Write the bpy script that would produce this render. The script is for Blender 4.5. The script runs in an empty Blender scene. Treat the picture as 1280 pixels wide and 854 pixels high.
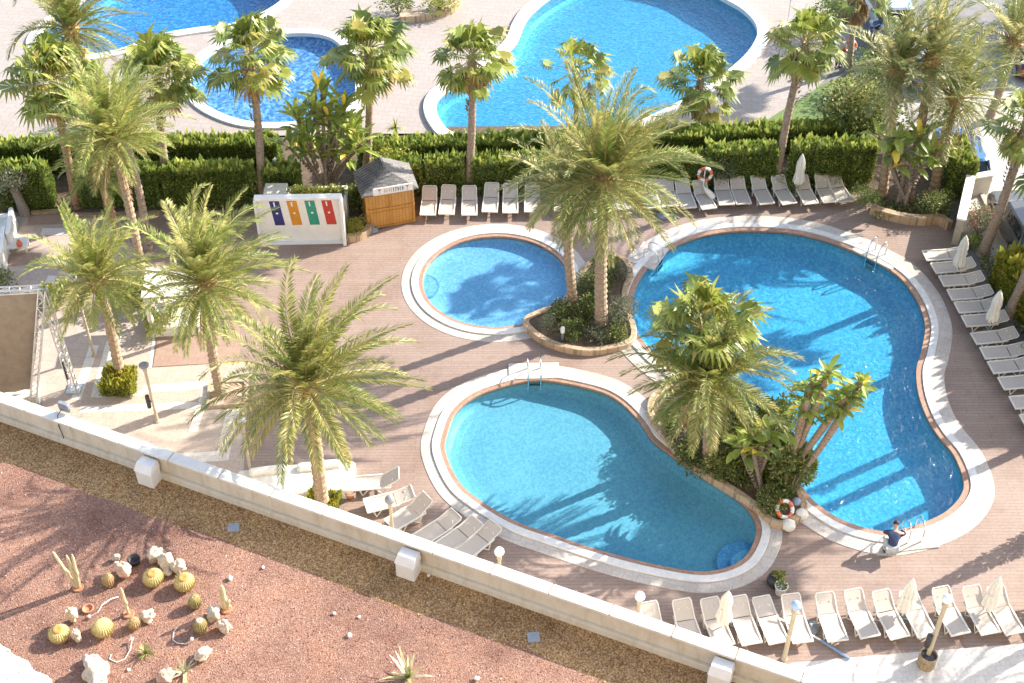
import bpy, math, random
from mathutils import Vector, Matrix, noise
from mathutils.geometry import tessellate_polygon
R = math.radians
SC = bpy.context.scene
COL = SC.collection
rnd = random.Random(7)

# ------------------------------------------------------------------ camera
F_PX, PITCH, CAM_H = 1740.0, R(42.6), 38.0
cam_d = bpy.data.cameras.new('camera')
cam_d.sensor_width = 36.0
cam_d.lens = 36.0 * F_PX / 1280.0
cam_d.clip_end = 5000
cam = bpy.data.objects.new('camera', cam_d)
cam.location = (0, 0, CAM_H)
cam.rotation_euler = (R(90) - PITCH, 0, 0)
COL.objects.link(cam)
SC.camera = cam

def G(px, py, z=0.0):
    """survey of the photograph: the point at height z seen at that pixel (1280 wide)"""
    x = (px - 640) / F_PX
    y = (427 - py) / F_PX
    d = (x, math.cos(PITCH) + y * math.sin(PITCH), -math.sin(PITCH) + y * math.cos(PITCH))
    t = (z - CAM_H) / d[2]
    return Vector((d[0] * t, d[1] * t, z))

def PR(x, y, z):
    dz = z - CAM_H
    c = y * math.cos(PITCH) - dz * math.sin(PITCH)
    u = y * math.sin(PITCH) + dz * math.cos(PITCH)
    return 640 + F_PX * x / c, 427 - F_PX * u / c

def TOP(base, px, py):
    """top of an upright thing standing at base, its top seen at the pixel"""
    lo, hi = 0.0, 30.0
    for _ in range(40):
        m = (lo + hi) / 2
        if PR(base.x, base.y, base.z + m)[1] > py: lo = m
        else: hi = m
    z = base.z + lo
    c = base.y * math.cos(PITCH) - (z - CAM_H) * math.sin(PITCH)
    return Vector(((px - 640) / F_PX * c, base.y, z))

def AZ(a, b, z=0.0):
    p, q = G(*a, z), G(*b, z)
    return math.atan2(q.y - p.y, q.x - p.x)

# ------------------------------------------------------------------ light
SUN_EL, SUN_AZ = R(29), R(28)
S = Vector((math.cos(SUN_EL) * math.cos(SUN_AZ), math.cos(SUN_EL) * math.sin(SUN_AZ), math.sin(SUN_EL)))
w = bpy.data.worlds.new('World')
SC.world = w
w.use_nodes = True
nt = w.node_tree
sky = nt.nodes.new('ShaderNodeTexSky')
sky.sky_type = 'NISHITA'
sky.sun_disc = False
sky.sun_elevation = SUN_EL
sky.sun_rotation = R(90) - SUN_AZ
sky.air_density = 1.0
sky.dust_density = 1.5
bg = nt.nodes['Background']
bg.inputs['Strength'].default_value = 0.15
nt.links.new(sky.outputs['Color'], bg.inputs['Color'])
sun_d = bpy.data.lights.new('sun', 'SUN')
sun_d.energy = 4.3
sun_d.angle = R(0.53)
sun_d.color = (1.0, 0.93, 0.82)
sun = bpy.data.objects.new('sun', sun_d)
sun.rotation_euler = (-S).to_track_quat('-Z', 'Y').to_euler()
sun.location = (30, 40, 60)
COL.objects.link(sun)
SC.view_settings.view_transform = 'Standard'
SC.view_settings.look = 'None'
SC.view_settings.exposure = 1.45
SC.view_settings.gamma = 1.0
SC.view_settings.use_curve_mapping = False
SC.render.engine = 'CYCLES'
SC.cycles.max_bounces = 6
SC.cycles.diffuse_bounces = 3
SC.cycles.glossy_bounces = 2
SC.cycles.transmission_bounces = 3
SC.cycles.transparent_max_bounces = 8
SC.cycles.caustics_reflective = False
SC.cycles.caustics_refractive = False
SC.cycles.sample_clamp_indirect = 8
SC.cycles.use_denoising = True

# ------------------------------------------------------------------ materials
MATS = {}
def base_mat(name):
    m = bpy.data.materials.new(name)
    m.use_nodes = True
    MATS[name] = m
    n = m.node_tree
    return m, n, n.nodes['Principled BSDF']

def ramp(n, fac, stops):
    r = n.nodes.new('ShaderNodeValToRGB')
    while len(r.color_ramp.elements) < len(stops): r.color_ramp.elements.new(0.5)
    for e, (p, c) in zip(r.color_ramp.elements, stops):
        e.position = p
        e.color = (*c, 1)
    n.links.new(fac, r.inputs[0])
    return r.outputs[0]

def pos(n, scale=(1, 1, 1), obj=False, rot=(0, 0, 0)):
    if obj:
        g = n.nodes.new('ShaderNodeTexCoord').outputs['Object']
    else:
        g = n.nodes.new('ShaderNodeNewGeometry').outputs['Position']
    mp = n.nodes.new('ShaderNodeMapping')
    mp.inputs['Scale'].default_value = scale
    mp.inputs['Rotation'].default_value = rot
    n.links.new(g, mp.inputs['Vector'])
    return mp.outputs[0]

def nz(n, vec, scale, detail=4, rough=0.6):
    t = n.nodes.new('ShaderNodeTexNoise')
    t.inputs['Scale'].default_value = scale
    t.inputs['Detail'].default_value = detail
    t.inputs['Roughness'].default_value = rough
    n.links.new(vec, t.inputs['Vector'])
    return t

def vor(n, vec, scale, feature='F1'):
    t = n.nodes.new('ShaderNodeTexVoronoi')
    t.feature = feature
    t.inputs['Scale'].default_value = scale
    n.links.new(vec, t.inputs['Vector'])
    return t

def mix(n, a, b, fac, mode='MIX'):
    x = n.nodes.new('ShaderNodeMix')
    x.data_type = 'RGBA'
    x.blend_type = mode
    for v, i in ((fac, 0), (a, 6), (b, 7)):
        if hasattr(v, 'is_linked'): n.links.new(v, x.inputs[i])
        else: x.inputs[i].default_value = (*v, 1) if isinstance(v, tuple) else v
    return x.outputs[2]

def bump(n, b, h, strength=0.4, dist=0.02):
    u = n.nodes.new('ShaderNodeBump')
    u.inputs['Strength'].default_value = strength
    u.inputs['Distance'].default_value = dist
    n.links.new(h, u.inputs['Height'])
    n.links.new(u.outputs[0], b.inputs['Normal'])

def simple(name, col, rough=0.6, var=0.15, scale=6.0, metal=0.0, bmp=0.0, spec=None, obj=False):
    m, n, b = base_mat(name)
    v = pos(n, obj=obj)
    t = nz(n, v, scale)
    lo = tuple(max(0, c * (1 - var)) for c in col)
    hi = tuple(min(1, c * (1 + var)) for c in col)
    n.links.new(ramp(n, t.outputs[0], [(0.3, lo), (0.7, hi)]), b.inputs['Base Color'])
    b.inputs['Roughness'].default_value = rough
    b.inputs['Metallic'].default_value = metal
    if spec is not None: b.inputs['Specular IOR Level'].default_value = spec
    if bmp: bump(n, b, t.outputs[0], bmp)
    return m

def leaf(name, col, col2, trans=0.35, rough=0.45):
    m, n, b = base_mat(name)
    t = nz(n, pos(n), 1.7, 3)
    c = ramp(n, t.outputs[0], [(0.32, col), (0.68, col2)])
    n.links.new(c, b.inputs['Base Color'])
    b.inputs['Roughness'].default_value = rough
    tr = n.nodes.new('ShaderNodeBsdfTranslucent')
    n.links.new(c, tr.inputs['Color'])
    mx = n.nodes.new('ShaderNodeMixShader')
    mx.inputs[0].default_value = trans
    n.links.new(b.outputs[0], mx.inputs[1])
    n.links.new(tr.outputs[0], mx.inputs[2])
    n.links.new(mx.outputs[0], n.nodes['Material Output'].inputs['Surface'])
    return m

def tile_mat(name, c1, c2, grout, tw, th, rot=0.0, rough=0.7, gw=0.012, stain=(0.8, 0.75, 0.7), stain_f=0.25, offset=0.5):
    m, n, b = base_mat(name)
    v = pos(n, rot=(0, 0, rot))
    br = n.nodes.new('ShaderNodeTexBrick')
    br.offset = offset
    br.inputs['Scale'].default_value = 1.0
    br.inputs['Brick Width'].default_value = tw
    br.inputs['Row Height'].default_value = th
    br.inputs['Mortar Size'].default_value = gw
    br.inputs['Mortar Smooth'].default_value = 0.3
    br.inputs['Color1'].default_value = (*c1, 1)
    br.inputs['Color2'].default_value = (*c2, 1)
    br.inputs['Mortar'].default_value = (*grout, 1)
    n.links.new(v, br.inputs['Vector'])
    big = nz(n, v, 0.35, 6, 0.65)
    f = n.nodes.new('ShaderNodeMapRange')
    f.inputs[1].default_value = 0.45
    f.inputs[2].default_value = 0.75
    f.inputs[4].default_value = stain_f
    n.links.new(big.outputs[0], f.inputs[0])
    c = mix(n, br.outputs['Color'], stain, f.outputs[0], 'MULTIPLY')
    med = nz(n, v, 0.95, 7, 0.75)
    f2 = n.nodes.new('ShaderNodeMapRange')
    f2.inputs[1].default_value = 0.56
    f2.inputs[2].default_value = 0.72
    f2.inputs[4].default_value = stain_f * .7
    n.links.new(med.outputs[0], f2.inputs[0])
    c = mix(n, c, tuple(x * .82 for x in stain), f2.outputs[0], 'MULTIPLY')
    fine = nz(n, v, 9, 5, 0.7)
    c = mix(n, c, ramp(n, fine.outputs[0], [(0.3, (0.82, 0.82, 0.82)), (0.7, (1.12, 1.1, 1.08))]), 1.0, 'MULTIPLY')
    n.links.new(c, b.inputs['Base Color'])
    b.inputs['Roughness'].default_value = rough
    bump(n, b, br.outputs['Fac'], -0.25, 0.01)
    return m

# ground surfaces
deck_m = tile_mat('deck boards', (0.305, 0.225, 0.185), (0.335, 0.25, 0.207), (0.235, 0.17, 0.14), 2.4, 0.145, 0, 0.65, 0.012, (0.66, 0.56, 0.50), 0.75)
plaza_m = tile_mat('plaza tiles', (0.46, 0.37, 0.31), (0.50, 0.41, 0.345), (0.40, 0.32, 0.27), 0.4, 0.4, R(6), 0.75, 0.01)
band_m = tile_mat('white plaza tiles', (0.66, 0.62, 0.57), (0.70, 0.66, 0.61), (0.54, 0.50, 0.46), 0.4, 0.4, R(6), 0.7, 0.01)
brown_m = tile_mat('brown plaza tiles', (0.33, 0.225, 0.175), (0.36, 0.25, 0.195), (0.27, 0.185, 0.15), 0.4, 0.4, R(6), 0.75, 0.01)
back_m = tile_mat('pale back paving', (0.345, 0.30, 0.27), (0.375, 0.328, 0.295), (0.305, 0.268, 0.242), 0.55, 0.38, R(8), 0.75, 0.02)
white_pave_m = tile_mat('white paving', (0.55, 0.53, 0.50), (0.60, 0.575, 0.545), (0.48, 0.46, 0.43), 0.33, 0.33, R(-4), 0.6, 0.012)
rim_pale_m = tile_mat('pale pool surround', (0.52, 0.475, 0.43), (0.60, 0.55, 0.50), (0.44, 0.40, 0.36), 0.45, 0.45, R(20), 0.6, 0.012, (0.62, 0.53, 0.46), 0.6)
rim_white_m = simple('white pool edging', (0.72, 0.70, 0.67), 0.5, 0.10, 5)
coping_m = tile_mat('terracotta coping', (0.36, 0.215, 0.15), (0.43, 0.27, 0.19), (0.28, 0.18, 0.13), 0.3, 0.3, R(33), 0.5, 0.012)
asphalt_m = simple('grey street', (0.20, 0.19, 0.185), 0.85, 0.2, 1.5)
street_m = tile_mat('pale street paving', (0.42, 0.39, 0.36), (0.46, 0.43, 0.39), (0.37, 0.34, 0.31), 0.5, 0.5, R(15), 0.8)
soil_m = simple('planting soil', (0.12, 0.085, 0.055), 0.95, 0.4, 5, bmp=0.6)
lawn_m = simple('lawn', (0.13, 0.19, 0.055), 0.9, 0.3, 12, bmp=0.5)

def gravel_mat(name, cols, scale):
    m, n, b = base_mat(name)
    v = pos(n)
    vo = vor(n, v, scale)
    c = ramp(n, vo.outputs['Color'], cols)
    big = nz(n, v, 0.8, 5, 0.65)
    c = mix(n, c, ramp(n, big.outputs[0], [(0.3, (0.78, 0.72, 0.70)), (0.5, (1, 1, 1)), (0.72, (1.18, 1.10, 1.0))]), 1.0, 'MULTIPLY')
    big2 = nz(n, v, 0.22, 4, 0.6)
    c = mix(n, c, ramp(n, big2.outputs[0], [(0.35, (0.86, 0.82, 0.80)), (0.62, (1.1, 1.06, 1.02))]), 1.0, 'MULTIPLY')
    n.links.new(c, b.inputs['Base Color'])
    b.inputs['Roughness'].default_value = 0.95
    b.inputs['Specular IOR Level'].default_value = 0.15
    u = nz(n, v, scale * 0.5, 5, 0.8)
    ad = n.nodes.new('ShaderNodeMath')
    ad.operation = 'ADD'
    n.links.new(vo.outputs['Distance'], ad.inputs[0])
    n.links.new(u.outputs[0], ad.inputs[1])
    bump(n, b, ad.outputs[0], 0.55, 0.03)
    return m
red_gravel_m = gravel_mat('red volcanic gravel', [(0.15, (0.185, 0.105, 0.080)), (0.4, (0.26, 0.153, 0.118)), (0.7, (0.315, 0.192, 0.150)), (0.97, (0.46, 0.32, 0.26))], 32)
bounce_gravel_m = gravel_mat('gravel with painted bounce light', [(0.15, (0.18, 0.10, 0.045)), (0.4, (0.31, 0.195, 0.09)), (0.6, (0.40, 0.26, 0.13)), (0.92, (0.60, 0.46, 0.27))], 26)  # warm reflected light on the red gravel, painted into the colour
white_gravel_m = gravel_mat('white gravel', [(0.2, (0.6, 0.58, 0.55)), (0.8, (0.8, 0.78, 0.75))], 18)

# pool floor mosaics and water
def mosaic(name, a, bcol, c3, scale=14):
    m, n, b = base_mat(name)
    v = pos(n)
    vo = vor(n, v, scale)
    c = ramp(n, vo.outputs['Color'], [(0.2, a), (0.5, bcol), (0.85, c3)])
    big = nz(n, v, 0.5, 4)
    c = mix(n, c, ramp(n, big.outputs[0], [(0.3, (0.88, 0.92, 0.95)), (0.7, (1.08, 1.04, 1.02))]), 1.0, 'MULTIPLY')
    n.links.new(c, b.inputs['Base Color'])
    b.inputs['Roughness'].default_value = 0.5
    return m
floor_aqua_m = mosaic('aqua pool mosaic', (0.26, 0.365, 0.405), (0.31, 0.415, 0.45), (0.38, 0.47, 0.50))
floor_blue_m = mosaic('light blue pool mosaic', (0.28, 0.39, 0.49), (0.38, 0.46, 0.54), (0.54, 0.58, 0.62), 11)
floor_round_m = mosaic('blue pool mosaic', (0.24, 0.42, 0.58), (0.32, 0.49, 0.63), (0.45, 0.59, 0.70))
floor_deep_m = mosaic('deep blue pool mosaic', (0.09, 0.21, 0.37), (0.14, 0.27, 0.43), (0.28, 0.42, 0.54), 9)
floor_kid_m = mosaic('mid blue pool mosaic', (0.08, 0.17, 0.33), (0.17, 0.28, 0.44), (0.40, 0.50, 0.60), 7)
floor_back_m = mosaic('back pool mosaic', (0.20, 0.33, 0.40), (0.27, 0.39, 0.45), (0.37, 0.47, 0.52), 9)
step_m = mosaic('step mosaic', (0.16, 0.30, 0.50), (0.22, 0.37, 0.55), (0.30, 0.45, 0.60))

def water_mat(name, tint, rough=0.04, rip=0.5, scale=2.2, dist=0.03, fine=0.2):
    m, n, b = base_mat(name)
    n.nodes.remove(b)
    v = pos(n, (1, 1, 1))
    a1 = nz(n, v, scale, 4, 0.65)
    a2 = nz(n, v, scale * 4.3, 3, 0.6)
    ad = n.nodes.new('ShaderNodeMath')
    ad.operation = 'MULTIPLY_ADD'
    ad.inputs[1].default_value = 0.45
    n.links.new(a2.outputs[0], ad.inputs[0])
    n.links.new(a1.outputs[0], ad.inputs[2])
    a3 = nz(n, v, scale * 2.6, 2, 0.5)
    ad3 = n.nodes.new('ShaderNodeMath')
    ad3.operation = 'MULTIPLY_ADD'
    ad3.inputs[1].default_value = fine
    n.links.new(a3.outputs[0], ad3.inputs[0])
    n.links.new(ad.outputs[0], ad3.inputs[2])
    ad = ad3
    u = n.nodes.new('ShaderNodeBump')
    u.inputs['Strength'].default_value = rip
    u.inputs['Distance'].default_value = dist
    n.links.new(ad.outputs[0], u.inputs['Height'])
    tr = n.nodes.new('ShaderNodeBsdfTransparent')
    tr.inputs['Color'].default_value = (*tint, 1)
    gl = n.nodes.new('ShaderNodeBsdfGlossy')
    gl.inputs['Roughness'].default_value = rough
    n.links.new(u.outputs[0], gl.inputs['Normal'])
    lw = n.nodes.new('ShaderNodeLayerWeight')
    n.links.new(u.outputs[0], lw.inputs['Normal'])
    pw = n.nodes.new('ShaderNodeMath')
    pw.operation = 'POWER'
    pw.inputs[1].default_value = 5.0
    n.links.new(lw.outputs['Facing'], pw.inputs[0])
    fr = n.nodes.new('ShaderNodeMath')
    fr.operation = 'MULTIPLY_ADD'
    fr.inputs[1].default_value = 0.97
    fr.inputs[2].default_value = 0.025
    n.links.new(pw.outputs[0], fr.inputs[0])
    mx = n.nodes.new('ShaderNodeMixShader')
    n.links.new(fr.outputs[0], mx.inputs[0])
    n.links.new(tr.outputs[0], mx.inputs[1])
    n.links.new(gl.outputs[0], mx.inputs[2])
    n.links.new(mx.outputs[0], n.nodes['Material Output'].inputs['Surface'])
    return m
water_aqua_m = water_mat('aqua water', (0.53, 0.86, 0.98))
water_blue_m = water_mat('bright blue water', (0.33, 0.80, 0.98), 0.10, 1.0, 2.6, 0.045, 1.6)
water_round_m = water_mat('blue water', (0.60, 0.83, 0.96))
water_back_m = water_mat('back pool water', (0.34, 0.77, 0.95), 0.10, 1.0, 2.2, 0.045, 1.6)

# foliage (three tints of each so that single leaves differ)
date_l = [leaf('date frond ' + k, a, b) for k, a, b in (('olive', (0.243, 0.270, 0.072), (0.339, 0.343, 0.094)), ('green', (0.144, 0.207, 0.050), (0.225, 0.287, 0.072)), ('straw', (0.483, 0.429, 0.158), (0.595, 0.509, 0.201)))]
pale_l = [leaf('pale frond ' + k, a, b) for k, a, b in (('lime', (0.325, 0.364, 0.094), (0.427, 0.439, 0.119)), ('green', (0.206, 0.277, 0.066), (0.294, 0.364, 0.094)), ('straw', (0.559, 0.511, 0.200), (0.649, 0.569, 0.240)))]
grey_l = [leaf('grey green frond ' + k, a, b) for k, a, b in (('grey', (0.237, 0.277, 0.109), (0.337, 0.351, 0.140)), ('green', (0.158, 0.204, 0.062), (0.237, 0.277, 0.093)), ('straw', (0.535, 0.481, 0.218), (0.673, 0.573, 0.265)))]
fan_l = [leaf('fan leaf ' + k, a, b) for k, a, b in (('green', (0.248, 0.313, 0.055), (0.387, 0.411, 0.083)), ('deep', (0.124, 0.184, 0.034), (0.208, 0.259, 0.055)), ('yellow', (0.368, 0.336, 0.075), (0.423, 0.360, 0.090)))]
dead_l = [leaf('dead leaf ' + k, a, b, 0.2) for k, a, b in (('straw', (0.34, 0.23, 0.10), (0.44, 0.31, 0.15)), ('orange', (0.36, 0.19, 0.05), (0.42, 0.24, 0.07)), ('brown', (0.17, 0.10, 0.05), (0.24, 0.15, 0.08)))]
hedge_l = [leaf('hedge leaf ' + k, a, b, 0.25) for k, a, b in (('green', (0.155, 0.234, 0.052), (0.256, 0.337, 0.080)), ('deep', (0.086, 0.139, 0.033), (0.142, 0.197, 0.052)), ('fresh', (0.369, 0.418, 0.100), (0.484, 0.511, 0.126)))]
lime_l = [leaf('lime leaf ' + k, a, b) for k, a, b in (('lime', (0.230, 0.276, 0.034), (0.333, 0.345, 0.052)), ('green', (0.115, 0.172, 0.029), (0.184, 0.230, 0.040)), ('gold', (0.460, 0.380, 0.057), (0.529, 0.425, 0.081)))]
bush_l = [leaf('bush leaf ' + k, a, b) for k, a, b in (('green', (0.143, 0.201, 0.052), (0.232, 0.268, 0.074)), ('deep', (0.071, 0.109, 0.032), (0.116, 0.150, 0.044)), ('pale', (0.428, 0.419, 0.162), (0.535, 0.485, 0.207)))]
sage_l = [leaf('sage leaf ' + k, a, b) for k, a, b in (('sage', (0.168, 0.198, 0.120), (0.240, 0.264, 0.168)), ('grey', (0.096, 0.120, 0.072), (0.144, 0.168, 0.096)), ('buff', (0.360, 0.324, 0.192), (0.432, 0.372, 0.228)))]
paddle_l = [leaf('paddle leaf ' + k, a, b) for k, a, b in (('green', (0.279, 0.367, 0.075), (0.431, 0.496, 0.112)), ('deep', (0.153, 0.227, 0.054), (0.254, 0.312, 0.075)), ('yellow', (1.208, 0.862, 0.126), (1.092, 0.838, 0.168)))]
core_m = simple('hedge twigs', (0.055, 0.075, 0.024), 0.95, 0.4, 8)

def trunk_mat(name, a, b_, c):
    m, n, b = base_mat(name)
    v = pos(n, (1, 1, 2.6))
    t = nz(n, v, 8.5, 6, 0.8)
    n.links.new(ramp(n, t.outputs[0], [(0.36, a), (0.5, b_), (0.64, c)]), b.inputs['Base Color'])
    b.inputs['Roughness'].default_value = 0.95
    bump(n, b, t.outputs[0], 0.7, 0.05)
    return m
trunk_date_m = trunk_mat('date palm trunk', (0.19, 0.125, 0.075), (0.36, 0.265, 0.18), (0.50, 0.40, 0.30))
trunk_fan_m = trunk_mat('fan palm trunk', (0.15, 0.10, 0.07), (0.33, 0.245, 0.18), (0.48, 0.39, 0.32))
trunk_red_m = trunk_mat('reddish palm trunk', (0.19, 0.09, 0.05), (0.35, 0.20, 0.12), (0.46, 0.31, 0.22))
boot_m = trunk_mat('palm boots', (0.19, 0.10, 0.035), (0.36, 0.23, 0.09), (0.46, 0.33, 0.16))
bark_m = trunk_mat('grey bark', (0.13, 0.10, 0.08), (0.26, 0.21, 0.17), (0.38, 0.32, 0.26))
rachis_m = simple('frond stalk', (0.36, 0.31, 0.14), 0.5, 0.2, 3)

# made things
white_m = simple('white paint', (0.80, 0.79, 0.76), 0.45, 0.05, 3)
cream_m = simple('cream plaster', (0.66, 0.61, 0.52), 0.8, 0.10, 2.5, bmp=0.2)
def stained(name, col, stain):
    m, n, b = base_mat(name)
    st = nz(n, pos(n, (2.6, 2.6, .5)), 1.0, 6, 0.75)
    bl = nz(n, pos(n), 1.3, 5, 0.7)
    c = ramp(n, st.outputs[0], [(0.48, col), (0.80, stain)])
    c = mix(n, c, ramp(n, bl.outputs[0], [(0.3, (0.84, 0.82, 0.78)), (0.55, (1, 1, 1))]), 0.8, 'MULTIPLY')
    n.links.new(c, b.inputs['Base Color'])
    b.inputs['Roughness'].default_value = .85
    bump(n, b, bl.outputs[0], .3, .01)
    return m
parapet_m = stained('weathered cream render', (0.67, 0.62, 0.53), (0.46, 0.40, 0.30))
capstone_m = stained('weathered white coping', (0.76, 0.74, 0.70), (0.60, 0.56, 0.49))
sling_m = simple('taupe sling fabric', (0.50, 0.44, 0.385), 0.8, 0.06, 20)
sling_pale_m = simple('cream sling fabric', (0.60, 0.54, 0.475), 0.8, 0.06, 20)
frame_m = simple('cream plastic frame', (0.72, 0.69, 0.62), 0.4, 0.04, 8)
canvas_m = simple('white canvas', (0.74, 0.71, 0.64), 0.9, 0.10, 7, bmp=0.2)
steel_m = simple('polished steel', (0.75, 0.75, 0.74), 0.18, 0.05, 5, metal=1.0)
alu_m = simple('aluminium', (0.62, 0.62, 0.61), 0.35, 0.1, 5, metal=0.8)
post_m = simple('beige lamp post', (0.42, 0.36, 0.26), 0.5, 0.12, 6)
globe_m = simple('white glass globe', (0.78, 0.80, 0.84), 0.12, 0.03, 3)
dark_m = simple('dark plastic', (0.035, 0.035, 0.04), 0.5, 0.2, 6)
grey_m = simple('grey plastic', (0.22, 0.24, 0.27), 0.5, 0.15, 6)
stone_m = simple('tan stone', (0.42, 0.33, 0.23), 0.9, 0.3, 5, bmp=0.7)
rim_stone_m = tile_mat('tan stone edging', (0.44, 0.33, 0.22), (0.54, 0.42, 0.29), (0.30, 0.22, 0.15), 0.45, 0.3, R(25), 0.9, 0.02, (0.9, 0.65, 0.45), 0.7)
rock_m = simple('pale weathered rock', (0.55, 0.455, 0.35), 0.95, 0.25, 7, bmp=0.9)
pinkrock_m = simple('pinkish rock', (0.56, 0.38, 0.28), 0.95, 0.3, 7, bmp=0.9)
terra_m = simple('terracotta', (0.45, 0.20, 0.11), 0.8, 0.15, 8)
timber_m = tile_mat('orange varnished timber', (0.50, 0.245, 0.055), (0.58, 0.30, 0.075), (0.33, 0.15, 0.035), 0.14, 3.0, 0, 0.4, 0.01)
wood_m = simple('weathered wood', (0.30, 0.22, 0.12), 0.8, 0.25, 6)
shingle_m = tile_mat('grey roof shingle', (0.16, 0.15, 0.145), (0.22, 0.21, 0.20), (0.11, 0.105, 0.10), 0.25, 0.15, 0, 0.85, 0.015)
bluep_m = simple('navy blue stripe', (0.03, 0.035, 0.20), 0.6, 0.15, 6)
orangep_m = simple('orange stripe', (0.62, 0.27, 0.02), 0.6, 0.1, 6)
greenp_m = simple('sea green stripe', (0.03, 0.30, 0.21), 0.6, 0.15, 6)
redp_m = simple('red stripe', (0.52, 0.05, 0.035), 0.6, 0.15, 6)
buoy_m = simple('orange buoy', (0.68, 0.17, 0.07), 0.5, 0.08, 6)
taupe_m = simple('taupe awning fabric', (0.27, 0.215, 0.165), 0.9, 0.14, 3)
skin_m = simple('skin', (0.50, 0.31, 0.22), 0.6, 0.06, 9)
hair_m = simple('dark hair', (0.03, 0.022, 0.016), 0.7, 0.2, 30)
navy_m = simple('navy shirt', (0.035, 0.05, 0.115), 0.85, 0.2, 12)
lblue_m = simple('pale blue sleeve', (0.34, 0.40, 0.52), 0.85, 0.1, 12)
greytr_m = simple('pale grey trousers', (0.52, 0.54, 0.53), 0.85, 0.1, 12)
shoe_m = simple('shoe leather', (0.06, 0.05, 0.05), 0.6, 0.2, 12)
gold_m = simple('golden cactus', (0.50, 0.41, 0.17), 0.8, 0.2, 14)
goldtop_m = simple('orange cactus crown', (0.50, 0.25, 0.07), 0.9, 0.2, 20)
olive_m = simple('olive cactus', (0.27, 0.22, 0.085), 0.8, 0.25, 14)
ochre_m = simple('brown cactus', (0.34, 0.22, 0.10), 0.85, 0.25, 14)
pale_cactus_m = simple('pale cactus', (0.58, 0.52, 0.33), 0.85, 0.12, 14)
agave_m = leaf('variegated agave', (0.30, 0.34, 0.13), (0.58, 0.54, 0.32), 0.15)
cactus_spine_m = simple('cactus spines', (0.50, 0.42, 0.22), .8, .1, 9)
agave_edge_m = simple('cream leaf edge', (0.70, 0.66, 0.46), 0.6, 0.06, 9)
glass_m = simple('dark car glass', (0.025, 0.03, 0.04), 0.06, 0.1, 3)
tyre_m = simple('tyre rubber', (0.03, 0.03, 0.03), 0.85, 0.2, 10)
tail_m = simple('red tail light', (0.55, 0.03, 0.03), 0.25, 0.05, 5)
flower_m = simple('orange red flower', (0.72, 0.14, 0.06), 0.7, 0.2, 9)
plate_m = simple('blue grey plate', (0.30, 0.33, 0.37), 0.6, 0.1, 6)
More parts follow.
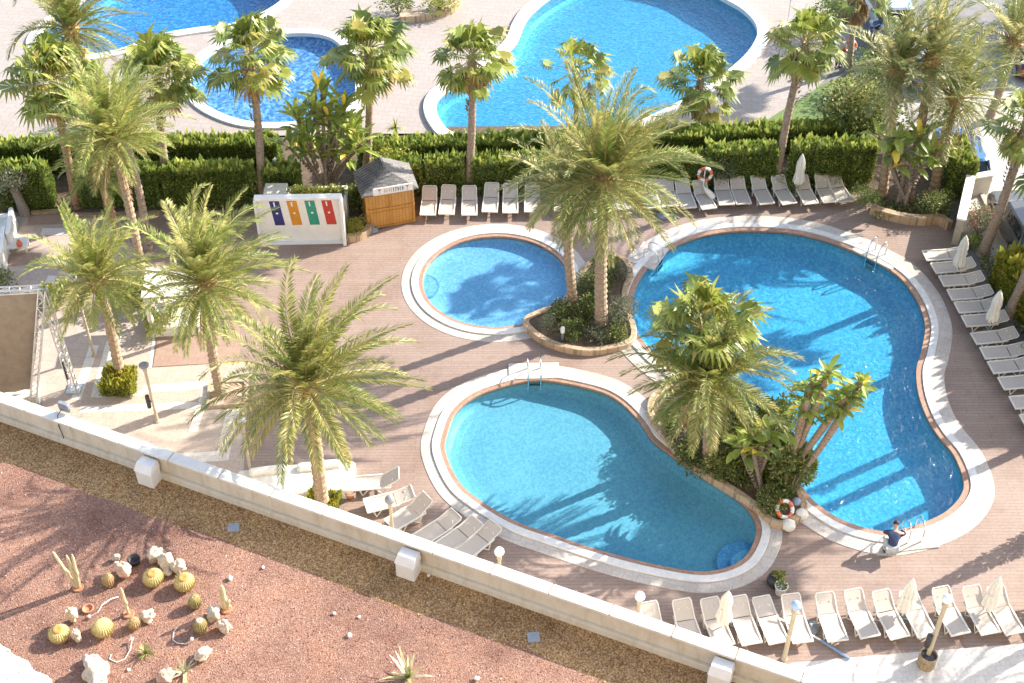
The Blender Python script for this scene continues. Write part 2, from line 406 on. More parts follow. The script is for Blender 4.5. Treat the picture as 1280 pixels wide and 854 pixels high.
# ------------------------------------------------------------------ mesh helpers
class MB:
    def __init__(s):
        s.v, s.f, s.m = [], [], []
    def face(s, pts, mi=0):
        k = len(s.v)
        s.v.extend(tuple(p) for p in pts)
        s.f.append(tuple(range(k, k + len(pts))))
        s.m.append(mi)
    def tube(s, pts, rad, n=8, mi=0, cap=True, start=0.0):
        pts = [Vector(p) for p in pts]
        if not isinstance(rad, (list, tuple)): rad = [rad] * len(pts)
        k = len(s.v)
        ref = Vector((0, 0, 1))
        for i, p in enumerate(pts):
            t = (pts[min(i + 1, len(pts) - 1)] - pts[max(i - 1, 0)]).normalized()
            if abs(t.dot(ref)) > 0.95: ref = Vector((1, 0, 0)) if abs(t.x) < 0.9 else Vector((0, 1, 0))
            a = t.cross(ref).normalized()
            b = t.cross(a)
            for j in range(n):
                q = start + 2 * math.pi * j / n
                s.v.append(tuple(p + a * (math.cos(q) * rad[i]) + b * (math.sin(q) * rad[i])))
        for i in range(len(pts) - 1):
            for j in range(n):
                j2 = (j + 1) % n
                s.f.append((k + i * n + j, k + i * n + j2, k + (i + 1) * n + j2, k + (i + 1) * n + j))
                s.m.append(mi)
        if cap:
            s.f.append(tuple(k + j for j in range(n)))
            s.f.append(tuple(k + (len(pts) - 1) * n + j for j in reversed(range(n))))
            s.m += [mi, mi]
    def box(s, c, d, rz=0.0, mi=0, bev=0.0):
        """box with its centre at c; bev rounds the vertical edges and chamfers the top"""
        x, y, z = d[0] / 2, d[1] / 2, d[2] / 2
        if bev <= 0:
            loop = [(-x, -y), (x, -y), (x, y), (-x, y)]
            rows = [(loop, -z), (loop, z)]
        else:
            b = min(bev, x * .9, y * .9)
            def lp(e):
                X, Y = x - e, y - e
                return [(-X + b, -Y), (X - b, -Y), (X, -Y + b), (X, Y - b), (X - b, Y), (-X + b, Y), (-X, Y - b), (-X, -Y + b)]
            rows = [(lp(0), -z), (lp(0), z - b * .7), (lp(b * .7), z)]
        cs, sn = math.cos(rz), math.sin(rz)
        k = len(s.v)
        n = len(rows[0][0])
        for lo, h in rows:
            for (a, b2) in lo:
                s.v.append((c[0] + a * cs - b2 * sn, c[1] + a * sn + b2 * cs, c[2] + h))
        for i in range(len(rows) - 1):
            for j in range(n):
                j2 = (j + 1) % n
                s.f.append((k + i * n + j, k + i * n + j2, k + (i + 1) * n + j2, k + (i + 1) * n + j))
                s.m.append(mi)
        s.f.append(tuple(k + j for j in reversed(range(n))))
        s.f.append(tuple(k + (len(rows) - 1) * n + j for j in range(n)))
        s.m += [mi, mi]
    def bar(s, a, b, w, h, mi=0):
        """square bar from a to b"""
        s.tube([a, b], [max(w, h) * .7071] * 2, 4, mi, True, math.pi / 4)
    def lathe(s, prof, n=16, mi=0, c=(0, 0, 0), fn=None, cap=True):
        k = len(s.v)
        for (r, z) in prof:
            for j in range(n):
                q = 2 * math.pi * j / n
                rr = r * (fn(q, z) if fn else 1)
                s.v.append((c[0] + math.cos(q) * rr, c[1] + math.sin(q) * rr, c[2] + z))
        for i in range(len(prof) - 1):
            for j in range(n):
                j2 = (j + 1) % n
                s.f.append((k + i * n + j, k + i * n + j2, k + (i + 1) * n + j2, k + (i + 1) * n + j))
                s.m.append(mi)
        if cap:
            s.f.append(tuple(k + j for j in reversed(range(n))))
            s.f.append(tuple(k + (len(prof) - 1) * n + j for j in range(n)))
            s.m += [mi, mi]
    def sheet(s, loops, z, mi=0, down=False):
        ls = [[Vector((p[0], p[1], 0)) for p in l] for l in loops]
        tr = tessellate_polygon(ls)
        k = len(s.v)
        flat = [p for l in ls for p in l]
        s.v.extend((p.x, p.y, z) for p in flat)
        for t in tr:
            a, b, c = (flat[i] for i in t)
            up = (b - a).cross(c - a).z > 0
            t = tuple(t) if up != down else tuple(reversed(t))
            s.f.append(tuple(k + i for i in t))
            s.m.append(mi)
    def prism(s, loop, z0, z1, mi=0):
        loop = ccw(loop)
        s.sheet([loop], z1, mi)
        n = len(loop)
        for i in range(n):
            a, b = loop[i], loop[(i + 1) % n]
            s.face([(a[0], a[1], z0), (b[0], b[1], z0), (b[0], b[1], z1), (a[0], a[1], z1)], mi)
        s.sheet([loop], z0, mi, True)
    def blade(s, p, d, L, wv, mi=0, drop=0.0, k=0.45):
        """leaf: root p, direction d, length L, half-width vector wv"""
        m = p + d * (L * k)
        t = p + d * L
        t.z -= drop
        i = len(s.v)
        s.v += [tuple(p), tuple(m + wv), tuple(t), tuple(m - wv)]
        s.f.append((i, i + 1, i + 2, i + 3))
        s.m.append(mi)
    def build(s, name, mats, parent=None, smooth=False, loc=None):
        me = bpy.data.meshes.new(name)
        me.from_pydata(s.v, [], s.f)
        for m in (mats if isinstance(mats, (list, tuple)) else [mats]): me.materials.append(m)
        me.polygons.foreach_set('material_index', s.m)
        if smooth: me.polygons.foreach_set('use_smooth', [True] * len(s.f))
        me.update()
        o = bpy.data.objects.new(name, me)
        COL.objects.link(o)
        if parent is not None: o.parent = parent
        if loc is not None: o.location = loc
        return o

def thing(name, label, cat, loc=(0, 0, 0), rz=0.0, group=None):
    o = bpy.data.objects.new(name, None)
    o.empty_display_size = 0.2
    COL.objects.link(o)
    o.location = loc
    o.rotation_euler = (0, 0, rz)
    return tag(o, label, cat, group)

def tag(o, label, cat, group=None):
    o['label'] = label
    o['category'] = cat
    if group: o['group'] = group
    return o

def struct(o, kind='structure'):
    o['kind'] = kind
    return o

KIDS = {}
def dup(root, loc, rz, label, group=None):
    r = root.copy()
    COL.objects.link(r)
    r.location = loc
    r.rotation_euler = (0, 0, rz)
    r['label'] = label
    if group: r['group'] = group
    if root.name not in KIDS:
        KIDS[root.name] = [(c, list(c.children)) for c in root.children]
    for c, gs in KIDS[root.name]:
        d = c.copy()
        COL.objects.link(d)
        d.parent = r
        for g in gs:
            e = g.copy()
            COL.objects.link(e)
            e.parent = d
    return r

def ccw(l):
    a = sum(l[i][0] * l[(i + 1) % len(l)][1] - l[(i + 1) % len(l)][0] * l[i][1] for i in range(len(l)))
    return list(l) if a > 0 else list(reversed(l))

def smooth_loop(pts, k=5):
    n = len(pts)
    out = []
    for i in range(n):
        p0, p1, p2, p3 = (pts[(i + j - 1) % n] for j in range(4))
        for q in range(k):
            t = q / k
            out.append(tuple(0.5 * (2 * p1[c] + (p2[c] - p0[c]) * t + (2 * p0[c] - 5 * p1[c] + 4 * p2[c] - p3[c]) * t * t + (3 * p1[c] - p0[c] - 3 * p2[c] + p3[c]) * t ** 3) for c in (0, 1)))
    return ccw(out)

def offset(l, d):
    n = len(l)
    out = []
    for i in range(n):
        a, b = l[(i - 2) % n], l[(i + 2) % n]
        tx, ty = b[0] - a[0], b[1] - a[1]
        q = math.hypot(tx, ty) or 1
        out.append((l[i][0] + ty / q * d, l[i][1] - tx / q * d))
    return out

def gl(pts, z=0.0):
    return [tuple(G(x, y, z))[:2] for x, y in pts]

def ring(name, loop, d0, d1, z0, z1, mat, bev=0.012):
    m = MB()
    a, b = offset(loop, d0), offset(loop, d1)
    a2, b2 = offset(loop, d0 + bev), offset(loop, d1 - bev)
    n = len(loop)
    for i in range(n):
        j = (i + 1) % n
        for (p, zp), (q, zq) in (((a, z0), (a, z1 - bev)), ((a, z1 - bev), (a2, z1)), ((a2, z1), (b2, z1)), ((b2, z1), (b, z1 - bev)), ((b, z1 - bev), (b, z0))):
            m.face([(*p[i], zp), (*p[j], zp), (*q[j], zq), (*q[i], zq)][::-1])
    return struct(m.build(name, mat))

# ------------------------------------------------------------------ ground and pools
round_w = smooth_loop([(G(620, 353).x + 3.3 * math.cos(a) * (G(711, 352).x - G(528, 352).x) / 6.6, (G(620, 296).y + G(622, 409).y) / 2 + (G(620, 296).y - G(622, 409).y) / 2 * math.sin(a)) for a in [2 * math.pi * i / 20 for i in range(20)]], 4)
low_w = smooth_loop(gl([(557, 565), (560, 540), (571, 515), (595, 496), (640, 481), (680, 476), (740, 487), (772, 501), (800, 528), (815, 550), (847, 575), (877, 596), (906, 613), (934, 636), (945, 658), (941, 680), (927, 700), (900, 712), (865, 714), (802, 702), (740, 685), (690, 668), (645, 652), (605, 629), (575, 604)]))
big_w = smooth_loop(gl([(959, 289.5), (915, 290), (877, 296), (843, 309), (820, 325), (802, 346), (792, 370), (790, 395), (798, 418), (816, 440), (842, 461), (875, 482), (912, 500), (945, 520), (975, 552), (993, 592), (1012, 621), (1038, 642), (1065, 655), (1100, 664), (1125, 662), (1150, 655), (1180, 641), (1199, 622), (1204, 602), (1192, 570), (1172, 545), (1157, 520), (1147, 490), (1145, 462), (1151, 440), (1156, 410), (1150, 385), (1137, 362), (1119, 343), (1088, 324), (1037, 303), (997, 293)]))
bk_w = smooth_loop(gl([(545, 135), (552, 155), (572, 170), (640, 176), (720, 172), (800, 152), (870, 118), (922, 80), (944, 52), (944, 33), (928, 15), (902, 0), (860, -22), (800, -32), (740, -26), (695, -6), (667, 15), (655, 32), (645, 55), (620, 78), (578, 103), (553, 119)]))
kid_w = smooth_loop(gl([(238, 104), (250, 80), (273, 63), (320, 49), (365, 44), (402, 46), (425, 58), (440, 85), (444, 115), (432, 138), (400, 150), (357, 155), (308, 153), (270, 140), (247, 123)]))
ul_w = smooth_loop(gl([(355, -8), (336, 13), (296, 30), (250, 36), (213, 42), (185, 50), (150, 63), (108, 70), (66, 68), (47, 58), (52, 42), (75, 22), (105, 2), (150, -30), (230, -55), (330, -45)]))
POOLS = [round_w, low_w, big_w, bk_w, kid_w, ul_w]
holes = [offset(l, 0.1) for l in POOLS]

def sheet_obj(name, outer, hl, z, mat):
    m = MB()
    m.sheet([ccw(outer)] + hl, z)
    return struct(m.build(name, mat))
sheet_obj('ground', [(-1500, -1500), (1500, -1500), (1500, 1500), (-1500, 1500)], holes, -0.016, asphalt_m)
deck_edge = gl([(-400, 262), (330, 250), (1085, 238), (1100, 262), (1180, 280), (1196, 302), (1240, 400), (1330, 540), (1420, 700), (1480, 900), (1300, 990), (-700, 990)])
sheet_obj('pool_deck', deck_edge, holes[:3], 0.0, deck_m)
sheet_obj('planting_ground', gl([(-420, 262), (-420, 165), (1100, 155), (1186, 200), (1186, 282), (1092, 262), (1082, 240), (900, 234), (690, 240), (530, 246), (530, 268), (440, 300), (330, 262), (60, 266)]), [], 0.006, soil_m)
sheet_obj('paving', gl([(-420, 182), (990, 160), (1000, 130), (1062, 70), (1062, -160), (-420, -160)]), holes[3:], 0.012, back_m)
sheet_obj('lawn', gl([(940, 162), (1100, 158), (1130, 140), (1060, 96), (1030, 105)]), [], 0.018, lawn_m)
sheet_obj('street', gl([(1186, 210), (1280, 420), (1900, 420), (1900, 60), (1110, 60), (1120, 150)]), [], -0.008, street_m)
sheet_obj('white_paving', gl([(905, 862), (990, 829), (1110, 818), (1300, 803), (1500, 790), (1500, 960), (905, 960)]), [], 0.005, white_pave_m)
# plaza on the hotel side of the deck
sheet_obj('plaza', gl([(-420, 275), (-10, 272), (80, 268), (150, 275), (196, 372), (189, 460), (312, 452), (304, 600), (304, 760), (-420, 760)]), [], 0.005, plaza_m)
m = MB()
zb = [0.0095]
def strip(pts, wd):
    p = [Vector(q) for q in gl(pts)]
    for i in range(len(p) - 1):
        t = (p[i + 1] - p[i]).normalized()
        s = Vector((-t.y, t.x)) * wd / 2
        a, b = p[i] - t * (0 if i == 0 else wd / 2), p[i + 1]
        zb[0] += .0003
        m.face([(*(q_), zb[0]) for q_ in (a - s, b - s, b + s, a + s)])
for pts, wd in (([(118, 432), (95, 500)], .38), ([(145, 415), (122, 497)], .55), ([(122, 494), (178, 492)], .3), ([(178, 487), (262, 481)], .42), ([(100, 512), (246, 507)], .36), ([(258, 487), (241, 540)], .34), ([(292, 512), (278, 570), (210, 574)], .5), ([(196, 395), (188, 460)], .12), ([(52, 290), (100, 290)], .5), ([(66, 345), (38, 405)], .4), ([(60, 330), (100, 330)], .5)): strip(pts, wd)
struct(m.build('plaza_bands', band_m))
m = MB()
for q in ([(206, 376), (300, 372), (300, 453), (191, 459)], [(0, 318), (52, 316), (48, 330), (0, 334)], [(36, 270), (96, 268), (96, 280), (34, 282)]):
    m.sheet([gl(q)], 0.0185)
struct(m.build('brown_plaza', brown_m))

def pool(loop, floor_m, water_m, depth, rims, zo, steps=None):
    b = MB()
    prof = [(.05, 0.0), (.045, -depth * .45), (-.02, -depth * .66), (-.20, -depth * .84), (-.50, -depth * .95), (-.85, -depth)]
    rows = [offset(loop, q) for q, _ in prof]
    n = len(loop)
    for k in range(len(prof) - 1):
        for i in range(n):
            j = (i + 1) % n
            za, zb = prof[k][1], prof[k + 1][1]
            b.face([(*rows[k][i], za), (*rows[k][j], za), (*rows[k + 1][j], zb), (*rows[k + 1][i], zb)][::-1])
    b.sheet([rows[-1]], -depth)
    struct(b.build('pool_basin', floor_m, None, True))
    wt = MB()
    wt.sheet([offset(loop, 0.03)], -0.07)
    struct(wt.build('water', water_m))
    d = 0.0
    for nm, wd, z, mt in rims:
        ring(nm, loop, d, d + wd, -0.12, z + zo, mt)
        d += wd + .002
front_rims = [('pool_coping', .19, 0.022, coping_m), ('pool_edging', .30, 0.07, rim_white_m), ('pool_surround', .42, 0.016, rim_pale_m)]
pool(round_w, floor_round_m, water_round_m, 0.42, front_rims, 0.0)
pool(low_w, floor_aqua_m, water_aqua_m, 0.62, front_rims, 0.004)
pool(big_w, floor_blue_m, water_blue_m, 0.8, [('pool_coping', .24, 0.030, coping_m), ('pool_edging', .30, 0.078, rim_white_m), ('pool_surround', .55, 0.024, rim_pale_m)], 0.0)
pool(bk_w, floor_back_m, water_back_m, 1.0, [('pool_edging', .62, 0.16, rim_white_m)], 0.0)
pool(kid_w, floor_kid_m, water_round_m, 0.5, [('pool_edging', .5, 0.12, rim_white_m)], 0.0)
pool(ul_w, floor_deep_m, water_back_m, 1.4, [('pool_edging', .55, 0.12, rim_white_m)], 0.0)

# sunken round steps inside the pools, a step shelf for the big one
def pool_step(px, py, r, z0, z1, mt, name='pool_step'):
    c = G(px, py)
    m = MB()
    m.lathe([(r, z0), (r, z1 - .02), (r - .02, z1), (r - .07, z1 + .001), (.01, z1 + .002)], 40, 0, (c.x, c.y, 0))
    o = m.build(name, mt)
    for i, p in enumerate(o.data.polygons):
        pass
    return struct(o)

for (px, py, r, z0, z1, mt) in ((932, 694, .95, -.8, -.44, step_m), (936, 697, .60, -.8, -.28, floor_round_m), (524, 352, .85, -.6, -.28, floor_round_m)):
    pool_step(px, py, r, z0, z1, mt)
for (px, py, r, z) in ((932, 694, .95, -.435), (936, 697, .60, -.275), (524, 352, .85, -.275)):
    c = G(px, py)
    m = MB()
    m.lathe([(r - .07, z - .02), (r - .07, z + .004), (r + .004, z + .004), (r + .004, z - .02)], 40, 0, (c.x, c.y, 0), None, False)
    struct(m.build('step_edging', step_m))
# ------------------------------------------------------------------ plants
WIND = Vector((0.42, -0.06, -0.03))
UP = Vector((0, 0, 1))

def frond(mb, o, az, el, L, droop, r, nl=34, leafl=0.44, wind=1.0, young=False):
    d = Vector((math.cos(el) * math.cos(az), math.cos(el) * math.sin(az), math.sin(el)))
    n = 9
    pts, tan = [o.copy()], []
    p = o.copy()
    for i in range(n):
        t = (i + .5) / n
        v = (d + Vector((0, 0, -droop)) * t ** 1.4 + WIND * wind * t * .8).normalized()
        p = p + v * (L / n)
        pts.append(p.copy())
        tan.append(v)
    tan.append(tan[-1])
    mb.tube(pts, [0.035 * (1 - .85 * i / n) for i in range(n + 1)], 3, 3, False)
    tint = r.random()
    for i in range(nl):
        t = .12 + .88 * (i + r.random() * .5) / nl
        q = min(t * n, n - 1e-3)
        k = int(q)
        c = pts[k].lerp(pts[k + 1], q - k)
        T = tan[k]
        Sd = T.cross(UP)
        if Sd.length < .05: Sd = Vector((math.sin(az), -math.cos(az), 0))
        Sd.normalize()
        N = Sd.cross(T)
        ll = leafl * (0.55 + 0.75 * math.sin(math.pi * min(1, t * .8 + .18))) * (1.05 - .35 * t)
        for sgn in (-1, 1):
            x = r.random()
            mi = 0 if x < .54 else (1 if x < .80 else 2)
            if tint > .86: mi = 2 if x < .6 else 0
            elif tint < .2: mi = 1 if x < .65 else 0
            dd = (T * (.55 + .35 * t) + Sd * sgn * (.85 - .3 * t) + N * (.34 + r.uniform(-.14, .14)) + WIND * .3 * wind).normalized()
            mb.blade(c, dd, ll * r.uniform(.85, 1.12), T * .031 + N * .010, mi, ll * r.uniform(.05, .22))

def taper_trunk(mb, base_r, top_r, top, r, n=12, step=.14, bulge=0.25, mi=0, rough=.11):
    """trunk from the local origin to top with leaf-scar rings"""
    L = top.length
    k = max(6, int(L / step))
    bend = Vector((r.uniform(-.12, .12), r.uniform(-.12, .12), 0))
    pts, rad = [], []
    for i in range(k + 1):
        t = i / k
        pts.append(top * t + bend * math.sin(math.pi * t))
        q = base_r + (top_r - base_r) * t + bulge * base_r * math.exp(-t * L / .35)
        rad.append(q * (1 + (rough if i % 2 else -rough) + r.uniform(-.03, .03)))
    mb.tube(pts, rad, n, mi)

def date_palm(label, bpx, cpx, size=3.0, n=46, mats=None, seed=0, tr=.21, tmat=None, droop=(.5, 1.4), upright=0.0, loc=None, top=None, wind=1.0, group='date palms around the pools', z=0.0):
    r = random.Random(seed)
    n = int(n * 1.2)
    b = loc if loc is not None else G(bpx[0], bpx[1], z)
    t = (top if top is not None else TOP(b, *cpx)) - b
    root = thing('date_palm', label, 'palm tree', b, 0, group)
    m = MB()
    taper_trunk(m, tr * 1.05, tr * .95, t, r)
    m.build('trunk', tmat or trunk_date_m, root)
    m = MB()                                   # the boss of cut stalks under the fronds
    H = .62 + size * .06
    m.lathe([(tr * .95, -H), (tr * 1.45, -H * .6), (tr * 1.7, -H * .1), (tr * 1.3, .18), (.04, .34)], 14, 0, t, lambda q, zz: 1 + .10 * math.sin(q * 7 + zz * 23))
    for i in range(34):
        a = i * 2.39996
        zz = -H + (H + .15) * i / 34
        p = t + Vector((math.cos(a), math.sin(a), 0)) * tr * 1.3 + Vector((0, 0, zz))
        m.tube([p, p + Vector((math.cos(a) * .17, math.sin(a) * .17, .20))], [.045, .02], 4)
    m.build('crown_base', boot_m, root)
    m = MB()
    for i in range(n):
        u = (i + .5) / n
        el = R(88 - 120 * u ** 1.18) if not upright else R(88 - (112 - 50 * upright) * u)
        el += r.uniform(-.12, .12)
        az = i * 2.39996 + r.uniform(-.25, .25)
        L = size * r.uniform(.82, 1.08) * (.72 + .42 * math.sin(math.pi * min(1, .2 + u * .9)))
        o = t + Vector((math.cos(az), math.sin(az), 0)) * .12 + Vector((0, 0, .12 - .35 * u))
        frond(m, o, az, el, L, r.uniform(*droop), r, int(16 + L * 10), .30 + .055 * size, wind)
    m.build('crown', [*(mats or date_l), rachis_m], root)
    if seed % 2 == 0:
        m = MB()
        for i in range(7):
            az = r.uniform(0, 6.28)
            frond(m, t + Vector((math.cos(az) * .2, math.sin(az) * .2, -.3)), az, R(r.uniform(-55, -25)), size * r.uniform(.5, .8), 1.2, r, 20, .3, .4)
        m.build('dead_fronds', [*dead_l, rachis_m], root)
    return root

def fan_leaf(mb, o, az, el, pl, fr, r, mats=(0, .55, 1, .85, 2), wind=1.0, droop=.75, segs=17):
    d = Vector((math.cos(el) * math.cos(az), math.cos(el) * math.sin(az), math.sin(el)))
    d = (d + WIND * .45 * wind).normalized()
    hub = o + d * pl + Vector((0, 0, -.08 * pl))
    mb.tube([o, o + d * pl * .5 + Vector((0, 0, .02)), hub], [.022, .016, .012], 3, 3, False)
    Sd = d.cross(UP)
    if Sd.length < .05: Sd = Vector((math.sin(az), -math.cos(az), 0))
    Sd.normalize()
    N = Sd.cross(d)
    x = r.random()
    base = mats[0] if x < mats[1] else (mats[2] if x < mats[3] else mats[4])
    for k in range(segs):
        a = R(-118 + 236 * k / (segs - 1)) + r.uniform(-.05, .05)
        g = (d * math.cos(a) + Sd * math.sin(a) + N * (.10 + .22 * (1 - math.cos(a)) * .5) + WIND * .35 * wind).normalized()
        L = fr * (.78 + .22 * math.cos(a)) * r.uniform(.9, 1.1)
        wv = N.cross(g).normalized() * (L * .085)
        p1 = hub + g * L * .58
        e = (g + Vector((0, 0, -droop * r.uniform(.7, 2.2))) + WIND * .3 * wind).normalized()
        p2 = p1 + e * L * .5
        mi = base if r.random() < .82 else mats[r.choice((0, 2, 4))]
        mb.face([hub, p1 + wv, p1 - wv], mi)
        mb.face([p1 + wv, p2, p1 - wv], mi)

def fan_palm(label, bpx, cpx, n=44, size=1.0, seed=0, tr=.17, skirt=10, tmat=None, wind=1.0, loc=None, top=None, mats=None, group='tall fan palms'):
    n = int(n * 1.05)
    size *= 1.22
    r = random.Random(seed + 100)
    b = loc if loc is not None else G(*bpx)
    t = (top if top is not None else TOP(b, *cpx)) - b
    root = thing('fan_palm', label, 'palm tree', b, 0, group)
    m = MB()
    taper_trunk(m, tr * 1.15, tr * .85, t, r, 11, .12, .5, 0, .07)
    for i in range(int(t.length * 16)):         # ragged leaf bases on the upper trunk
        u = 1 - .45 * (i / (t.length * 16)) ** 1.2
        a = r.uniform(0, 6.28)
        p = t * u + Vector((math.cos(a), math.sin(a), 0)) * tr * .8
        m.tube([p, p + Vector((math.cos(a) * .09, math.sin(a) * .09, .10 + .06 * r.random()))], [.04, .015], 4)
    m.build('trunk', tmat or trunk_fan_m, root, True)
    m = MB()
    for i in range(n):
        u = (i + .5) / n
        el = R(84 - 122 * u) + r.uniform(-.4, .4)
        az = i * 2.39996 + r.uniform(-.3, .3)
        o = t + Vector((math.cos(az), math.sin(az), 0)) * .08 + Vector((0, 0, .25 - .5 * u))
        fan_leaf(m, o, az, el, size * r.uniform(.5, 1.15) * (.6 + .6 * u ** .5), size * r.uniform(.5, .85), r, (0, .62 - .2 * u, 1, .93 - .10 * u, 2), wind)
    m.build('crown', [*(mats or fan_l), rachis_m], root)
    if skirt:
        m = MB()
        for i in range(skirt):
            az = i * 2.39996 + r.uniform(-.4, .4)
            fan_leaf(m, t + Vector((math.cos(az) * .15, math.sin(az) * .15, -.25 - .25 * r.random())), az, R(r.uniform(-84, -48)), size * r.uniform(.4, .7), size * r.uniform(.5, .75), r, (0, .4, 1, .7, 2), wind * .6, .8, 13)
        m.build('dead_fronds', [*dead_l, rachis_m], root)
    return root

def leaf_cloud(mb, lumps, n, size, r, up=.25, slots=3, wts=(.55, .3)):
    """leaf-sized faces through a set of ellipsoid lumps (centre, radii)"""
    tot = sum(l[1][0] * l[1][2] for l in lumps)
    for c, rad in lumps:
        k = int(n * rad[0] * rad[2] / tot)
        for _ in range(k):
            z = r.uniform(-.75, 1)
            a = r.uniform(0, 6.283)
            q = math.sqrt(1 - z * z)
            u = r.random() ** .35
            dn = Vector((q * math.cos(a), q * math.sin(a), z))
            p = Vector(c) + Vector((dn.x * rad[0], dn.y * rad[1], dn.z * rad[2])) * u
            if p.z < .02: p.z = .02 + .05 * r.random()
            g = (dn + Vector((r.uniform(-.8, .8), r.uniform(-.8, .8), r.uniform(-.5, .8) + up))).normalized()
            sd = g.cross(Vector((r.uniform(-1, 1), r.uniform(-1, 1), r.uniform(-1, 1)))).normalized()
            x = r.random()
            mi = 0 if x < wts[0] else (1 if x < wts[0] + wts[1] else 2)
            s = size * r.uniform(.6, 1.35)
            mb.blade(p, g, s, sd * s * .27, mi, s * .12)

def shrub(label, px, w, h, mats=None, n=1400, size=.11, seed=0, name='shrub', cat='shrub', stem=True, loc=None, d=None, lumps=7, group=None, z=0.0, wts=(.55, .3), flowers=0):
    r = random.Random(seed + 300)
    p = loc if loc is not None else G(*px, z)
    root = thing(name, label, cat, p, r.uniform(0, 6), group)
    d = d or w
    ls = []
    for i in range(lumps):
        a = r.uniform(0, 6.28)
        q = math.sqrt(r.random()) * .62
        k = r.uniform(.42, .62)
        zc = h * r.uniform(.38, .66)
        ls.append(((w / 2 * q * math.cos(a), d / 2 * q * math.sin(a), zc), (w / 2 * k, d / 2 * k, min(zc * .98, h * r.uniform(.34, .44)))))
    m = MB()
    leaf_cloud(m, ls, n, size, r, .25, 3, wts)
    m.build('foliage', mats or bush_l, root)
    m = MB()
    for i in range(5):
        a = i * 1.3 + r.random()
        m.tube([(0, 0, -.02), (math.cos(a) * w * .12, math.sin(a) * d * .12, h * .3), (math.cos(a) * w * .27, math.sin(a) * d * .27, h * .66)], [.035 + .012 * h, .025, .008], 5)
    m.build('stem', bark_m, root)
    if flowers:
        m = MB()
        leaf_cloud(m, [((0, 0, h * .75), (w * .42, d * .42, h * .28))], flowers, size * 1.2, r)
        m.build('flowers', flower_m, root)
    return root

def hedge(label, a, b, h, th, mats=None, seed=0, dens=520, size=.13, name='hedge', base=0.0, top_up=.9, group=None, z0=0.0, round_ends=False):
    """clipped hedge along a..b (ground points): twig body hidden in upright sprays"""
    r = random.Random(seed + 500)
    a, b = Vector(a), Vector(b)
    L = (b - a).length
    c = (a + b) / 2
    ang = math.atan2(b.y - a.y, b.x - a.x)
    root = thing(name, label, 'hedge', (c.x, c.y, z0), ang, group)
    m = MB()
    m.box((0, 0, h * .47), (L - .16, th - .18, h * .92), 0, 0, .1)
    m.build('twigs', core_m, root)
    m = MB()
    area = 2 * L * h + L * th + 2 * th * h
    for _ in range(int(area * dens)):
        q = r.random() * area
        if q < 2 * L * h * .92:
            y = th / 2 * (1 if q < L * h * .35 else -1)
            p = Vector((r.uniform(-L / 2, L / 2), y, r.uniform(.02, h)))
            n = Vector((0, math.copysign(1, y), 0))
        elif q < 2 * L * h * .92 + 2 * th * h:
            x = L / 2 * r.choice((-1, 1))
            p = Vector((x, r.uniform(-th / 2, th / 2), r.uniform(.02, h)))
            n = Vector((math.copysign(1, x), 0, 0))
        else:
            p = Vector((r.uniform(-L / 2, L / 2), r.uniform(-th / 2, th / 2), h))
            n = Vector((0, 0, 1))
        wob = noise.noise((p.x * 1.1 + seed, p.y * 1.3, p.z * .9)) * .13
        p -= n * (r.random() * .12 + .02 - wob)
        g = (n * .45 + UP * top_up * r.uniform(.4, 1.2) + Vector((r.uniform(-.4, .4), r.uniform(-.4, .4), 0))).normalized()
        sd = g.cross(Vector((r.uniform(-1, 1), r.uniform(-1, 1), r.uniform(-.3, .3)))).normalized()
        x = r.random()
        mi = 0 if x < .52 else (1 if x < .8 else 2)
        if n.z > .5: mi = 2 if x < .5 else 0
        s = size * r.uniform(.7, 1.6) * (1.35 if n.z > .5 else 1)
        if n.z > .5 and r.random() < .05: s *= 2.1
        m.blade(p, g, s, sd * s * .22, mi)
    m.build('foliage', mats or hedge_l, root)
    return root

def paddle(mb, p, d, L, W, r, mi):
    """one banana-like leaf: folded blade with a drooping tip"""
    sd = d.cross(UP)
    if sd.length < .1: sd = Vector((1, 0, 0))
    sd.normalize()
    pts = []
    q = p.copy()
    v = d.copy()
    for i in range(6):
        pts.append((q.copy(), v.copy()))
        v = (v + Vector((0, 0, -.16)) + WIND * .1).normalized()
        q = q + v * L / 5
    ws = [.06, .75, 1, .95, .65, .03]
    for i in range(5):
        (a, va), (b, vb) = pts[i], pts[i + 1]
        for sg in (-1, 1):
            na, nb = sd.cross(va), sd.cross(vb)
            wa = sd * sg * W * .5 * ws[i] + na * W * .16 * ws[i]
            wb = sd * sg * W * .5 * ws[i + 1] + nb * W * .16 * ws[i + 1]
            mb.face([a, a + wa, b + wb, b], mi)

